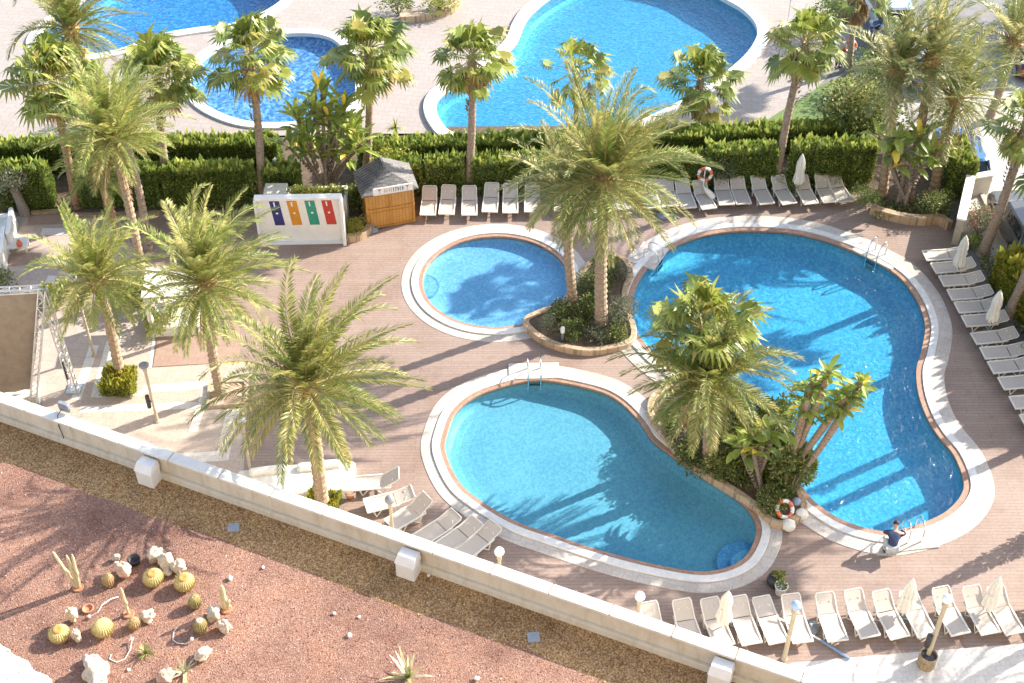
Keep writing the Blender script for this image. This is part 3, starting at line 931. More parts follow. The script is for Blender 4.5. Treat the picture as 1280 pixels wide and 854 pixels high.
def strelitzia(label, bpx, stems, seed=0, name='banana_plant', cat='plant', group=None, lsize=1.0, nl=8, tmat=None, loc=None, sr=1.0, wr=.42, elr=(5, 82)):
    """stems: tips seen at pixels, or local offsets (x, y, z)"""
    r = random.Random(seed + 900)
    b = loc if loc is not None else G(*bpx)
    root = thing(name, label, cat, b, 0, group)
    lf = MB()
    for i, s in enumerate(stems):
        t = Vector(s) if len(s) == 3 else TOP(b, *s) - b
        a = r.uniform(0, 6.28)
        o = Vector((math.cos(a), math.sin(a), 0)) * r.uniform(.05, .35)
        st = MB()
        md = o.lerp(t, .5) + Vector((r.uniform(-.1, .1), r.uniform(-.1, .1), .05 - .22 * (sr > 1) * t.length * .5))
        st.tube([o, o.lerp(md, .55) - Vector((0, 0, .06 * (sr > 1))), md, md.lerp(t, .5) + Vector((0, 0, -.05 * (sr > 1))), t], [.12 * sr if sr > 1 else .10, .08, .085 * sr, .11 * sr if sr > 1 else .08, .09 * sr if sr > 1 else .06], 8)
        for k in range(10 if sr <= 1 else 0):
            st.tube([o.lerp(t, .25 + .07 * k), o.lerp(t, .25 + .07 * k + .02)], [.105 - .004 * k] * 2, 8)
        st.build('stem', tmat or bark_m, root, True)
        top_ = t
        for k in range(nl):
            az = k * 2.4 + r.uniform(-.4, .4)
            el = R(r.uniform(*elr))
            d = Vector((math.cos(el) * math.cos(az), math.cos(el) * math.sin(az), math.sin(el)))
            x = r.random()
            mi = 0 if x < .66 else (1 if x < .95 else 2)
            L = lsize * r.uniform(.7, 1.15)
            t = top_ - (top_ - o) * ((.34 if sr > 1 else .22) * r.random() ** 1.5)
            hp = t + d * L * .35
            lf.tube([t, hp], [.02, .014], 4, 3, False)
            paddle(lf, hp, d, L, L * wr, r, mi)
    lf.build('leaves', [*paddle_l, rachis_m], root)
    return root

def tuft(mb, c, n, L, wd, r, mi=0, el=(30, 85), droop=.3, slots=2):
    for i in range(n):
        az = i * 2.39996 + r.uniform(-.3, .3)
        e = R(r.uniform(*el))
        d = Vector((math.cos(e) * math.cos(az), math.cos(e) * math.sin(az), math.sin(e)))
        s = Vector((-math.sin(az), math.cos(az), 0))
        l = L * r.uniform(.7, 1.15)
        p = Vector(c)
        ws = [1, .95, .65, .05]
        mm = mi + (i % slots)
        for k in range(3):
            d2 = (d + Vector((0, 0, -droop * (k + 1) / 3))).normalized()
            q = p + d2 * l / 3
            mb.face([p - s * wd * ws[k], q - s * wd * ws[k + 1], q + s * wd * ws[k + 1], p + s * wd * ws[k]], mm)
            p = q
            d = d2

# ---- fan palms
fan_palm('reddish trunked fan palm with a full crown, leftmost of those before the hedge', (96, 258), (66, 98), 62, 1.12, 1, skirt=8, tmat=trunk_red_m)
fan_palm('dark crowned fan palm just left of the round back pool', (212, 248), (196, 92), 54, 1.0, 2, skirt=9)
fan_palm('fan palm whose crown stands against the round back pool, left of the tall banana plants', (327, 250), (312, 66), 50, 1.02, 3, skirt=9)
fan_palm('dense fan palm behind the timber hut, at the right rim of the round back pool', (457, 222), (460, 62), 64, 1.05, 4, skirt=14)
fan_palm('lone fan palm with orange dead leaves at the left tip of the large back pool', (585, 236), (590, 70), 46, .92, 5, skirt=18)
fan_palm('slender sparse fan palm standing against the middle of the large back pool', (718, 178), (722, 88), 26, .85, 6, tr=.13, skirt=4)
fan_palm('low yellowish fan palm between the large back pool and the hedge', (868, 162), (876, 98), 48, .95, 7, tr=.14, skirt=16)
fan_palm('leaning fan palm with a brown skirt at the right end of the large back pool', (970, 230), (1007, 52), 50, .92, 8, skirt=18, wind=.4)
fan_palm('fan palm with hanging dead leaves beside the far lifebuoy post', (1061, 88), (1074, -14), 34, .95, 9, tr=.14, skirt=16, wind=.4)
fan_palm('fan palm with a bare leaning trunk beside the stone wall and the dark car', (1228, 318), (1285, 150), 40, .95, 10, tr=.19, skirt=16)
fan_palm('thick trunked palm behind the loungers of the right row, its crown out of view', (1262, 394), (1340, 190), 40, 1.0, 11, tr=.21, skirt=6)
fan_palm('fan palm on the planted strip between the lower pool and the bright pool', (850, 556), (878, 408), 44, 1.05, 12, tr=.16, skirt=5, tmat=trunk_red_m, wind=.5)
# ---- date palms
date_palm('big date palm with long arching fronds over the upper left pool', (118, 205), (88, 36), 3.1, 40, None, 21, droop=(.8, 1.5), wind=1.5)
date_palm('pale date palm with upright fronds, tallest of the three joined trunks', (182, 366), (140, 172), 2.9, 46, pale_l, 22, tr=.17, upright=.35, wind=.5)
date_palm('second pale date palm of the three joined trunks, fronds touching the dark fan palm', (186, 312), (150, 150), 2.4, 34, pale_l, 23, tr=.16, tmat=trunk_fan_m, upright=.4, wind=.7)
date_palm('short date palm of the three joined trunks, its stem with reddish bark', (150, 304), (122, 212), 1.9, 24, pale_l, 25, tr=.17, tmat=trunk_red_m, wind=.6)
date_palm('date palm rising out of the square clipped box planter', (151, 474), (122, 348), 2.75, 46, pale_l, 27, tr=.19, wind=.7)
date_palm('wide date palm growing from the square earth bed on the tiled plaza', (276, 492), (257, 352), 3.3, 54, pale_l, 28, tr=.18)
date_palm('nearest date palm, its foot behind the terrace parapet beside the white daybed', (404, 640), (385, 480), 3.75, 56, date_l, 29, tr=.22)
date_palm('shorter, greyer date palm on the bed beside the round pool', (718, 388), (710, 236), 2.5, 44, grey_l, 31, tr=.19, wind=.4)
date_palm('taller date palm on the bed beside the round pool, spreading over the loungers', (752, 412), (757, 222), 4.0, 62, date_l, 32, tr=.24, wind=.6)
date_palm('grey green date palm left of the trio by the street, beside the round leafy bush', (1103, 244), (1122, 86), 3.5, 36, grey_l, 33, tr=.20, wind=.9)
date_palm('middle date palm of the trio by the street, with a slanting trunk', (1136, 250), (1166, 72), 2.8, 26, grey_l, 35, tr=.19, wind=.8)
date_palm('date palm of the trio by the street nearest the blue car, with a brown heart', (1168, 240), (1194, 122), 3.5, 33, date_l, 36, tr=.21, wind=.9, droop=(.7, 1.4))
date_palm('date palm in the upper right corner over the parked cars', (1236, 150), (1268, 50), 3.0, 26, grey_l, 37, tr=.2, wind=.6)
date_palm('spreading date palm with drooping fronds on the planted strip between the two lower pools', (886, 582), (886, 474), 3.15, 56, date_l, 38, tr=.23, wind=.35, droop=(.9, 1.6))
# palms standing beyond the right edge of the picture; their trunks throw bars of shade over the pool
for i, (px, py, h, kind) in enumerate(((1345, 480, 8.5, 0), (1326, 540, 9, 1), (1350, 454, 10.5, 1))):
    b = G(px, py)
    f = fan_palm if kind else date_palm
    f(('date palm' if not kind else 'fan palm') + (' just outside the right row of loungers', ' beside the right row of loungers, a little nearer', ' just outside the middle of the right row of loungers')[i], None, None, seed=60 + i, loc=b, top=b + Vector((.3, 0, h)))

date_palm('broad palm standing off to the near right, shading the white paving', None, None, 3.4, 40, seed=71, loc=G(1402, 756), top=G(1402, 756) + Vector((0, 0, 4.6)))
b = G(1318, 662)
root = thing('cypress', 'slim cypress just beyond the right edge of the near deck', 'tree', b)
m = MB()
m.tube([(0, 0, 0), (0, 0, 1.0)], .07, 8)
m.build('trunk', bark_m, root)
m = MB()
leaf_cloud(m, [((0, 0, .6 + .32 * k), (.34 * (1 - k / 11) + .06, .34 * (1 - k / 11) + .06, .4)) for k in range(10)], 2600, .12, random.Random(9), .9)
m.build('crown', hedge_l, root)
# ---- hedges
def HG(label, x0, y0, x1, y1, h, th, **k):
    return hedge(label, G(x0, y0), G(x1, y1), h, th, **k)
BK = 'back hedge along the pale paving'
FR = 'clipped front hedge behind the loungers'
for i, (x0, y0, x1, y1, h, lb) in enumerate(((-60, 214, 150, 212, 1.5, 'back hedge block at the left end, below the upper left pool'), (152, 212, 352, 211, 1.6, 'back hedge block below the round back pool'), (450, 209, 528, 205, 1.25, 'short back hedge block right of the tall banana plants'), (530, 205, 690, 199, 1.25, 'back hedge block below the left half of the large back pool'), (692, 199, 880, 193, 1.25, 'back hedge block hidden behind the two date palms of the island'), (882, 193, 1084, 181, 1.25, 'back hedge block next to the small lawn'))):
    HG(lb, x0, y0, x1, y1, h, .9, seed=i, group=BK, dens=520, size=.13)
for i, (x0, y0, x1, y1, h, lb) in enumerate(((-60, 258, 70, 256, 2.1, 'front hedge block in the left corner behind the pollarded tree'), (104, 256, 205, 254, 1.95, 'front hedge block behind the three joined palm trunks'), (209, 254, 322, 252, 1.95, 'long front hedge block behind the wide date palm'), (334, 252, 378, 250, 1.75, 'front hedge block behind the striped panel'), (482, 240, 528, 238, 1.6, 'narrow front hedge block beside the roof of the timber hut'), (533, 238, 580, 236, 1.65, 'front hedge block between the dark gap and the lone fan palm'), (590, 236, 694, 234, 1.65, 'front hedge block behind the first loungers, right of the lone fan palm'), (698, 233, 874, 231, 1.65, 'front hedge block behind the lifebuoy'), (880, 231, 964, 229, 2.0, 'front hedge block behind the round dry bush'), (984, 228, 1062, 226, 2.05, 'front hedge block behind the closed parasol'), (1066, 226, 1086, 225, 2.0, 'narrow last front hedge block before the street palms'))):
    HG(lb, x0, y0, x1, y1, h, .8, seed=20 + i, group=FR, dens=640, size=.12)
HG('rounded green hedge beside the parked blue car', 1198, 250, 1182, 212, 1.9, 1.0, seed=40, mats=hedge_l)
HG('lime topped hedge along the kerb by the dark car', 1252, 352, 1330, 452, 1.7, 1.3, seed=41, mats=lime_l, dens=330, size=.17)
HG('tall hedge screening the street beyond the right row of loungers', 1352, 270, 1440, 470, 4.3, 1.6, seed=42, dens=150, size=.3)
# low green strip behind the first loungers
m = MB()
r_ = random.Random(5)
for _ in range(5200):
    p = G(r_.uniform(524, 690), r_.uniform(222, 246))
    p.z = r_.uniform(0, .38)
    g = Vector((r_.uniform(-.6, .6), r_.uniform(-.6, .6), 1)).normalized()
    m.blade(p, g, r_.uniform(.10, .2), g.cross(Vector((r_.uniform(-1, 1), r_.uniform(-1, 1), 0.1))).normalized() * .035, r_.choice((0, 0, 1, 2)))
o = m.build('ground_cover', hedge_l)
struct(o, 'stuff')
# weeds and low plants on the open soil
m = MB()
for k, (x0, x1, y0, y1, n) in enumerate(((60, 330, 256, 264, 900), (850, 1085, 232, 240, 900), (1090, 1185, 255, 278, 900), (1215, 1290, 330, 470, 2600))):
    for _ in range(n):
        p = G(r_.uniform(x0, x1) + (0 if k != 3 else 0), r_.uniform(y0, y1))
        if k == 3:
            u = r_.random()
            p = G(1222 + 70 * u + r_.uniform(0, 34), 322 + 120 * u + r_.uniform(-6, 14))
        p.z = r_.uniform(0, .3)
        g = Vector((r_.uniform(-.7, .7), r_.uniform(-.7, .7), 1)).normalized()
        m.blade(p, g, r_.uniform(.09, .2), g.cross(Vector((r_.uniform(-1, 1), r_.uniform(-1, 1), .1))).normalized() * .035, r_.choice((0, 0, 1, 1, 2)))
struct(m.build('undergrowth', bush_l), 'stuff')

# ---- shrubs and other plants
strelitzia('clump of tall banana plants with torn leaves behind the striped panel', (408, 236), [(372, 150), (385, 168), (402, 118), (412, 150), (432, 134), (442, 165), (362, 185), (420, 185), (392, 140), (378, 190), (400, 192), (440, 196), (452, 180), (426, 160)], 1, lsize=1.0, nl=20, wr=.25, elr=(20, 88))
strelitzia('banana plant with pale bare stems at the foot of the street palms', (1128, 258), [(1098, 172), (1118, 168), (1132, 180), (1150, 172), (1172, 186), (1112, 195), (1145, 198), (1160, 200)], 2, lsize=.85, nl=11)
strelitzia('leaning tree with rope-like twin trunks and paddle leaves hanging over the bright blue pool', (972, 610), [(1014, 482), (1058, 494), (1036, 466), (1078, 480)], 3, name='leaning_tree', cat='tree', lsize=.52, nl=60, wr=.36, tmat=trunk_fan_m, sr=1.3)
strelitzia('young yellow leaved plant at the foot of the leaning tree', (955, 610), [(938, 545), (955, 535), (926, 560), (968, 540), (948, 556)], 4, lsize=.7, nl=14)
shrub('yellow green bush on the lawn side of the hedge behind the timber hut', (490, 232), 2.3, 2.0, lime_l, 2200, .13, 1)
shrub('small yellow bush against the hedge behind the first loungers', (640, 236), 1.2, 1.3, lime_l, 1100, .11, 2)
shrub('round dry brownish bush behind the loungers in the middle of the row', (906, 232), 1.7, 1.75, sage_l, 2400, .10, 3)
shrub('big round leafy bush with glossy leaves beside the lawn', (1080, 172), 4.4, 3.2, bush_l, 6000, .17, 4, lumps=13, wts=(.42, .22))
shrub('squared bright green shrub behind the last loungers of the back row', (1041, 230), 1.25, 1.0, lime_l, 1500, .08, 5, wts=(.3, .65), lumps=10)
shrub('low dark green shrub behind the closed parasol of the back row', (985, 238), 1.3, .8, hedge_l, 1100, .08, 6)
shrub('clipped dark ball shrub at the end of the back row of loungers', (1080, 258), 1.35, 1.15, hedge_l, 1900, .07, 7, lumps=12)
shrub('rounded green shrub above the curved stone edging by the street palms', (1164, 268), 1.75, 1.35, bush_l, 2000, .09, 8)
shrub('small green shrub at the corner of the stone wall', (1212, 312), 1.1, .7, hedge_l, 800, .08, 9)
shrub('flowering bush with orange red blooms on the stone wall', (1222, 296), 1.7, 1.5, sage_l, 1700, .10, 10, flowers=70)
shrub('yellow green bush under the lime topped hedge', (1268, 356), 1.8, 1.5, lime_l, 1500, .12, 11)
shrub('leafy bush at the far right behind the last loungers of the right row', (1300, 440), 2.0, 1.4, bush_l, 1600, .12, 12)
shrub('yellow flowering shrub in the raised bed right of the striped panel', (444, 292), 1.3, .9, lime_l, 1500, .08, 13, wts=(.45, .15))
shrub('dark leafy bush between the striped panel and the timber hut', (452, 262), 1.5, 1.5, bush_l, 1500, .14, 14)
shrub('lime green bush on the plaza beside the stage', (76, 378), 2.0, 1.1, lime_l, 1900, .12, 15)
shrub('bush at the left edge behind the stage', (4, 362), 1.6, .9, bush_l, 900, .11, 16)
shrub('green bush at the foot of the three joined palm trunks', (176, 384), 2.4, 1.3, bush_l, 2000, .14, 17)
shrub('low lime bush under the wide date palm', (200, 415), 1.6, .8, lime_l, 1000, .12, 18)
shrub('green bush at the left edge below the pollarded tree', (6, 262), 1.6, 1.5, bush_l, 1200, .12, 19)
shrub('yellow flowering bush beside the upper left pool', (130, 160), 2.4, 2.4, lime_l, 1500, .16, 20, wts=(.4, .25))
shrub('small planted bed shrub at the top edge between the back pools', (498, 20), 2.2, 1.2, bush_l, 900, .15, 21)
shrub('yellow green shrub on the rocky bed at the top edge', (552, 16), 2.2, 1.0, lime_l, 800, .15, 22)
shrub('clipped grey green ball at the left tip of the bed between the pools', (686, 412), .95, .85, sage_l, 1500, .05, 23, lumps=12, wts=(.4, .55))
shrub('sage bush on the bed between the pools, right of the taller date palm', (776, 412), 1.7, 1.4, sage_l, 2400, .08, 24, wts=(.5, .4))
shrub('dark green bush behind the two trunks on the bed between the pools', (742, 372), 1.9, 1.4, bush_l, 2200, .10, 25, wts=(.35, .55))
shrub('grey sage ball at the back of the bed between the pools', (774, 352), 1.2, 1.0, sage_l, 1100, .07, 26)
shrub('bright yellow shoots at the back of the bed between the pools', (765, 345), .6, 1.3, lime_l, 400, .12, 27)
shrub('dark bush at the left foot of the shorter island palm', (706, 398), 1.2, .95, bush_l, 1300, .09, 28, wts=(.35, .55))
shrub('green bush at the near end of the strip between the lower pools', (972, 622), 1.5, 1.0, bush_l, 1500, .10, 29, wts=(.45, .45))
shrub('yellow green bush in the middle of the strip between the lower pools', (938, 590), 1.8, 1.3, lime_l, 1700, .12, 30)
shrub('ferny bush under the drooping date palm of the strip', (905, 592), 1.7, 1.1, bush_l, 1600, .12, 31)
shrub('dark bush under the fan palm at the left end of the strip', (838, 540), 1.6, 1.2, bush_l, 1500, .12, 32, wts=(.4, .5))
shrub('loose bush at the water side of the strip between the lower pools', (960, 562), 1.8, 1.5, bush_l, 1700, .13, 33)
shrub('wide feathery bush spreading under the leaning tree', (948, 578), 2.0, 1.7, bush_l, 2400, .15, 46, wts=(.5, .2))
shrub('tall yellow green bush between the yellow plant and the leaning tree', (958, 548), 1.6, 2.3, lime_l, 2200, .14, 47, wts=(.4, .45))
shrub('dark bush under the fronds at the foot of the fan palm of the strip', (862, 584), 1.4, 1.0, bush_l, 1400, .11, 48, wts=(.4, .5))
shrub('tall fern green bush hiding the feet of the leaning tree', (980, 600), 1.6, 2.2, bush_l, 2200, .14, 49, wts=(.5, .25))
shrub('tall bush between the leaning tree and the bright pool', (968, 574), 1.5, 2.4, bush_l, 2000, .15, 50, wts=(.45, .25))
shrub('tall ferny bush at the tip of the strip in front of the leaning tree', (986, 618), 1.5, 2.3, bush_l, 2200, .14, 51, wts=(.6, .15))
shrub('pale green bush over the water at the tip of the strip', (1000, 604), 1.2, 1.7, lime_l, 1500, .13, 52, wts=(.3, .55))
shrub('low green shrub in front of the shorter island palm', (716, 422), 1.1, .8, bush_l, 1200, .09, 53, wts=(.5, .4))
shrub('low sage shrub at the near edge of the round pool bed', (748, 428), 1.2, .7, sage_l, 1200, .08, 54, wts=(.5, .4))
shrub('green shrub right of the tall island palm, near the stone edging', (772, 424), 1.1, .8, bush_l, 1200, .09, 55, wts=(.4, .5))
shrub('dark leafy shrub between the two island trunks', (736, 396), 1.3, 1.2, bush_l, 1600, .10, 56, wts=(.4, .5))
shrub('green climbing bush behind the tall island palm', (752, 352), 1.2, 1.7, bush_l, 1500, .11, 57, wts=(.5, .3))
shrub('pale leafy bush beside the fan palm trunk on the strip', (866, 560), 1.5, 1.3, sage_l, 1500, .11, 41)
shrub('broad fern like bush between the drooping date palm and the leaning tree', (930, 566), 2.0, 1.9, bush_l, 2600, .15, 42)
shrub('yellow leaved tall bush between the drooping date palm and the bright pool', (924, 536), 1.7, 2.0, lime_l, 1900, .14, 43, wts=(.3, .5))
shrub('low bush along the stone edging at the middle of the strip', (918, 604), 1.3, .8, bush_l, 1200, .10, 44)
shrub('fresh green bush just behind the lifebuoy at the strip tip', (960, 636), 1.2, .9, bush_l, 1300, .10, 45, wts=(.6, .2))
shrub('dark shrub beside the far lifebuoy post', (1090, 110), 2.6, 2.4, hedge_l, 1500, .16, 34)
shrub('tall dark shrub at the top edge by the white van', (1040, 42), 2.4, 2.8, hedge_l, 1400, .17, 35)
shrub('dark green treetop shrub in the upper right corner', (1275, 25), 3.0, 2.6, hedge_l, 1300, .18, 36)

def spiky(label, px, n, L, wd, mats, el, h=0.0, z=0.0, name='yucca', cat='plant', droop=.3, seed=0, stem_r=.06):
    r = random.Random(seed + 40)
    root = thing(name, label, cat, G(*px, z), 0)
    if h:
        m = MB()
        m.tube([(0, 0, -.02), (.03, 0, h * .5), (0, 0, h)], [stem_r * 1.2, stem_r, stem_r], 8)
        m.build('stem', bark_m, root, True)
    m = MB()
    tuft(m, (0, 0, h), n, L, wd, r, 0, el, droop, len(mats))
    m.build('leaves', mats, root)
    return root
spiky('small spiky yucca on a thin stem at the edge of the pale paving', (495, 172), 40, .55, .03, lime_l, (-20, 85), .55)
spiky('cycad with dark arching leaves between the two island trunks', (728, 410), 44, .85, .035, [bush_l[1], bush_l[0]], (5, 70), .15, seed=2)
spiky('small spiky dasylirion in the hedge bed by the street palms', (1062, 236), 40, .5, .03, bush_l, (0, 80), .1, seed=3)

# pollarded tree in the left corner
root = thing('pollarded_tree', 'small pollarded tree with a pale dry crown in the left corner before the hedge', 'tree', G(32, 268))
m = MB()
tp = TOP(G(32, 268), 16, 232) - G(32, 268)
m.tube([(0, 0, -.02), tp * .5, tp], [.26, .2, .17], 10)
for a in range(6):
    q = Vector((math.cos(a), math.sin(a), .5)) * .5
    m.tube([tp, tp + q], [.09, .03], 6)
m.build('trunk', bark_m, root, True)
m = MB()
leaf_cloud(m, [((tp.x + .2 * math.cos(a), tp.y + .3 * math.sin(a), tp.z + .3), (.55, .55, .45)) for a in (0, 2, 4)], 1500, .10, random.Random(3))
m.build('crown', sage_l, root)

# ---- planted beds and stone edgings
isl1 = smooth_loop(gl([(661, 405), (668, 417), (684, 428), (706, 436), (735, 440), (765, 436), (786, 428), (787, 412), (779, 392), (777, 370), (784, 345), (776, 330), (757, 326), (738, 336), (722, 360), (706, 385), (684, 394)]))
isl2 = smooth_loop(gl([(816, 520), (832, 545), (858, 574), (888, 596), (920, 616), (948, 636), (968, 655), (984, 654), (1000, 640), (990, 612), (974, 572), (952, 545), (916, 522), (880, 506), (846, 492), (822, 500)]))
for nm, l in (('raised bed between the round pool and the bright pool', isl1), ('raised strip bed between the two lower pools', isl2)):
    ring('stone_edging', l, -.02, .24, -.05, .28, rim_stone_m, .03)
    m = MB()
    m.sheet([offset(l, .01)], .20)
    struct(m.build('bed_soil', soil_m))
def curved_kerb(pts, w, h, name='stone_edging', mat=None):
    p = [Vector(q) for q in gl(pts)]
    q = []
    for i in range(len(p) - 1):
        a, b, c, d = p[max(i - 1, 0)], p[i], p[i + 1], p[min(i + 2, len(p) - 1)]
        for k in range(5):
            t = k / 5
            q.append(0.5 * (2 * b + (c - a) * t + (2 * a - 5 * b + 4 * c - d) * t * t + (3 * b - a - 3 * c + d) * t ** 3))
    q.append(p[-1])
    L, Rr = [], []
    for i in range(len(q)):
        t = (q[min(i + 1, len(q) - 1)] - q[max(i - 1, 0)]).normalized()
        n = Vector((-t.y, t.x)) * w / 2
        L.append(q[i] + n)
        Rr.append(q[i] - n)
    m = MB()
    m.prism([tuple(x) for x in L] + [tuple(x) for x in reversed(Rr)], -.03, h)
    return struct(m.build(name, mat or rim_stone_m))
curved_kerb([(1088, 266), (1108, 273), (1130, 278), (1152, 280), (1172, 279), (1186, 287)], .3, .42)
curved_kerb([(434, 302), (448, 300), (460, 292), (463, 282)], .25, .35)
curved_kerb([(40, 268), (80, 266), (86, 271), (130, 271), (200, 268)], .18, .16, mat=wood_m)
curved_kerb([(500, 26), (530, 24), (560, 16), (572, 6)], .6, .4)
# ------------------------------------------------------------------ loungers and parasols
def make_lounger(back=R(34), name='sun_lounger'):
    """local x from the foot end to the head end, width along y"""
    root = thing(name, 'x', 'sun lounger', (0, 0, 0))
    W, zs, hx = .33, .33, 1.06
    bl = .68
    hd = Vector((hx + bl * math.cos(back), 0, zs + bl * math.sin(back)))
    m = MB()
    xs = [.03, .25, .45, .65, .87, 1.04]
    zz = [zs, zs - .012, zs - .03, zs - .03, zs - .012, zs]
    for i in range(5):
        m.face([(xs[i], -W + .03, zz[i]), (xs[i + 1], -W + .03, zz[i + 1]), (xs[i + 1], W - .03, zz[i + 1]), (xs[i], W - .03, zz[i])])
        m.face([(xs[i], -W + .03, zz[i] - .008), (xs[i + 1], -W + .03, zz[i + 1] - .008), (xs[i + 1], W - .03, zz[i + 1] - .008), (xs[i], W - .03, zz[i] - .008)][::-1])
    m.build('seat', sling_m, root)
    m = MB()
    for i in range(4):
        a, b = (Vector((hx, 0, zs)).lerp(hd, .02 + .24 * k) for k in (i, i + 1))
        sag = [0, -.015, -.02, -.012, 0]
        n = Vector((-math.sin(back), 0, math.cos(back)))
        a, b = a + n * sag[i], b + n * sag[i + 1]
        m.face([a + Vector((0, -W + .03, 0)), b + Vector((0, -W + .03, 0)), b + Vector((0, W - .03, 0)), a + Vector((0, W - .03, 0))])
        m.face([a + Vector((0, -W + .03, 0)) - n * .008, b + Vector((0, -W + .03, 0)) - n * .008, b + Vector((0, W - .03, 0)) - n * .008, a + Vector((0, W - .03, 0)) - n * .008][::-1])
    m.build('backrest', sling_m, root)
    m = MB()
    for sg in (-1, 1):
        m.bar((0, sg * W, zs - .01), (hx + .25, sg * W, zs - .01), .05, .05)
    m.bar((0, -W - .02, zs - .01), (0, W + .02, zs - .01), .05, .05)
    m.bar((.62, -W, zs - .055), (.62, W, zs - .055), .035, .035)
    m.bar((hx + .25, -W, zs - .01), (hx + .25, W, zs - .01), .045, .045)
    m.build('frame', frame_m, root)
    m = MB()
    for sg in (-1, 1):
        m.tube([(hx, sg * (W - .01), zs), hd + Vector((-.06, sg * (W - .01), -.05)), hd + Vector((.02, sg * (W - .05), .01))], .022, 6)
    m.tube([hd + Vector((.02, -W + .05, .01)), hd + Vector((.02, W - .05, .01))], .022, 6)
    for sg in (-1, 1):
        p = Vector((hx, sg * W, zs)).lerp(hd, .62)
        m.tube([p, (hx + .24, sg * W, zs)], .016, 5)
    m.build('back_frame', frame_m, root)
    for x, dx in ((.20, .10), (1.14, -.12)):
        for sg in (-1, 1):
            m = MB()
            m.tube([(x, sg * (W - .005), zs - .01), (x + dx, sg * (W + .01), .012)], [.028, .022], 6)
            m.tube([(x + dx * 3.2, sg * (W - .005), zs - .02), (x + dx, sg * (W + .01), .02)], [.022, .018], 6)
            m.build('leg', frame_m, root)
    return root

lounger_a = make_lounger()
lounger_b = make_lounger(R(16))
used = set()
ORD = ['first', 'second', 'third', 'fourth', 'fifth', 'sixth', 'seventh', 'eighth', 'ninth', 'tenth', 'eleventh', 'twelfth', 'thirteenth', 'fourteenth', 'fifteenth']
def place(proto, p, rz, label, group):
    if proto.name not in used:
        used.add(proto.name)
        proto.location = p
        proto.rotation_euler = (0, 0, rz)
        proto['label'] = label
        proto['group'] = group
        return proto
    return dup(proto, p, rz, label, group)
def lounger(foot, az, label, group, low=False):
    return place(lounger_b if low else lounger_a, G(*foot), az, label, group)

gA = 'loungers in the row along the hedge'
xs = [(535, 276), (558, 275), (587, 276), (612, 272), (638, 273), (665, 272), (702, 271), (727, 271), (752, 271)]
for i, (x, y) in enumerate(xs):
    lounger((x, y), R(90 + rnd.uniform(-4, 4)), ORD[i] + ' lounger from the timber hut in the hedge row', gA)
xs = [(779, 269), (819, 267), (838, 265), (861, 267), (886, 268), (908, 263), (929, 262), (958, 262), (986, 262), (1013, 262), (1037, 260), (1057, 259)]
lb = ['lounger right behind the yellow frond tips of the tall island palm', 'lounger beside the folded parasol with the round foot in the hedge row', 'lounger just right of the folded parasol with the round foot', 'lounger half covered by palm frond tips below the lifebuoy', 'lounger left of the slanting folded parasol under the lifebuoy', 'lounger right of the slanting folded parasol in the hedge row', 'lounger in front of the round dry bush', 'lounger in front of the leaning fan palm trunk', 'lounger left of the upright closed parasol in the hedge row', 'lounger right of the upright closed parasol in the hedge row', 'last but one lounger at the street end of the hedge row', 'last lounger at the street end of the hedge row']
for i, (x, y) in enumerate(xs):
    lounger((x, y), R(97 + rnd.uniform(-3, 7)), lb[i], gA)
gB = 'loungers in the row along the right side of the bright pool'
pts = [(1151, 323), (1162, 339), (1172, 355), (1182, 372), (1191, 388), (1200, 405), (1212, 427), (1223, 445), (1233, 463), (1246, 483), (1260, 507), (1273, 530), (1290, 556)]
for i, (x, y) in enumerate(pts):
    lb = ['lounger nearest the stone wall, topmost of the right row', 'lounger under the upper closed parasol of the right row'] + [ORD[k] + ' lounger from the stone wall in the right row' for k in range(2, 13)]
    lb[5] = 'lounger under the lower closed parasol of the right row'
    p = G(x + 3, y + 4)
    place(lounger_b, p, R(7 + rnd.uniform(-2, 2)), lb[i], gB)
gC = 'loungers in the near row below the pools'
pts = [(828, 812), (868, 808), (905, 806), (938, 804), (972, 800), (1003, 799), (1046, 798), (1086, 796), (1122, 795), (1158, 793), (1198, 791), (1234, 790), (1268, 789), (1310, 786)]
lbs = ['near row lounger mostly hidden by the parapet, under a white globe lamp', 'near row lounger half hidden by the parapet, right of the white globe lamp', 'near row lounger left of the closed parasol by the parapet', 'near row lounger under the closed parasol by the parapet', 'near row lounger just below the white flower pot', 'near row lounger behind the blue globe lamp post', 'near row lounger right of the blue globe lamp, by the grey parasol foot', 'near row lounger below the crouching person, second right of the blue globe lamp', 'near row lounger left of the middle closed parasol', 'near row lounger under the middle closed parasol', 'near row lounger behind the post that stands in a wooden barrel', 'near row lounger just right of the post in the wooden barrel', 'near row lounger under the rightmost closed parasol', 'near row lounger cut off by the right edge']
for i, (x, y) in enumerate(pts):
    place(lounger_b if i in (4, 9) else lounger_a, G(x + rnd.uniform(-2, 2), y + 9 + rnd.uniform(-2, 2)), R(101 + rnd.uniform(-4, 4)), lbs[i], gC)
gD = 'loose loungers by the white daybed'
for (x, y, a, lw, lb) in ((443, 612, 6, 0, 'white lit lounger beside the daybed, its head toward the pool'), (458, 640, 18, 1, 'lounger cut by the parapet in front of the grey globe lamp'), (488, 664, 38, 0, 'lounger behind the grey globe lamp with raised backrest'), (522, 684, 40, 1, 'grey shaded lounger right of the grey globe lamp'), (550, 694, 42, 1, 'grey lounger of which only the head shows above the parapet, nearest the lower pool'), (576, 702, 46, 1, 'last loose lounger toward the white globe lamp, a corner above the parapet')):
    place(lounger_b if lw else lounger_a, G(x, y), R(a), lb, gD)
for o in (lounger_a, lounger_b): assert o.name in used

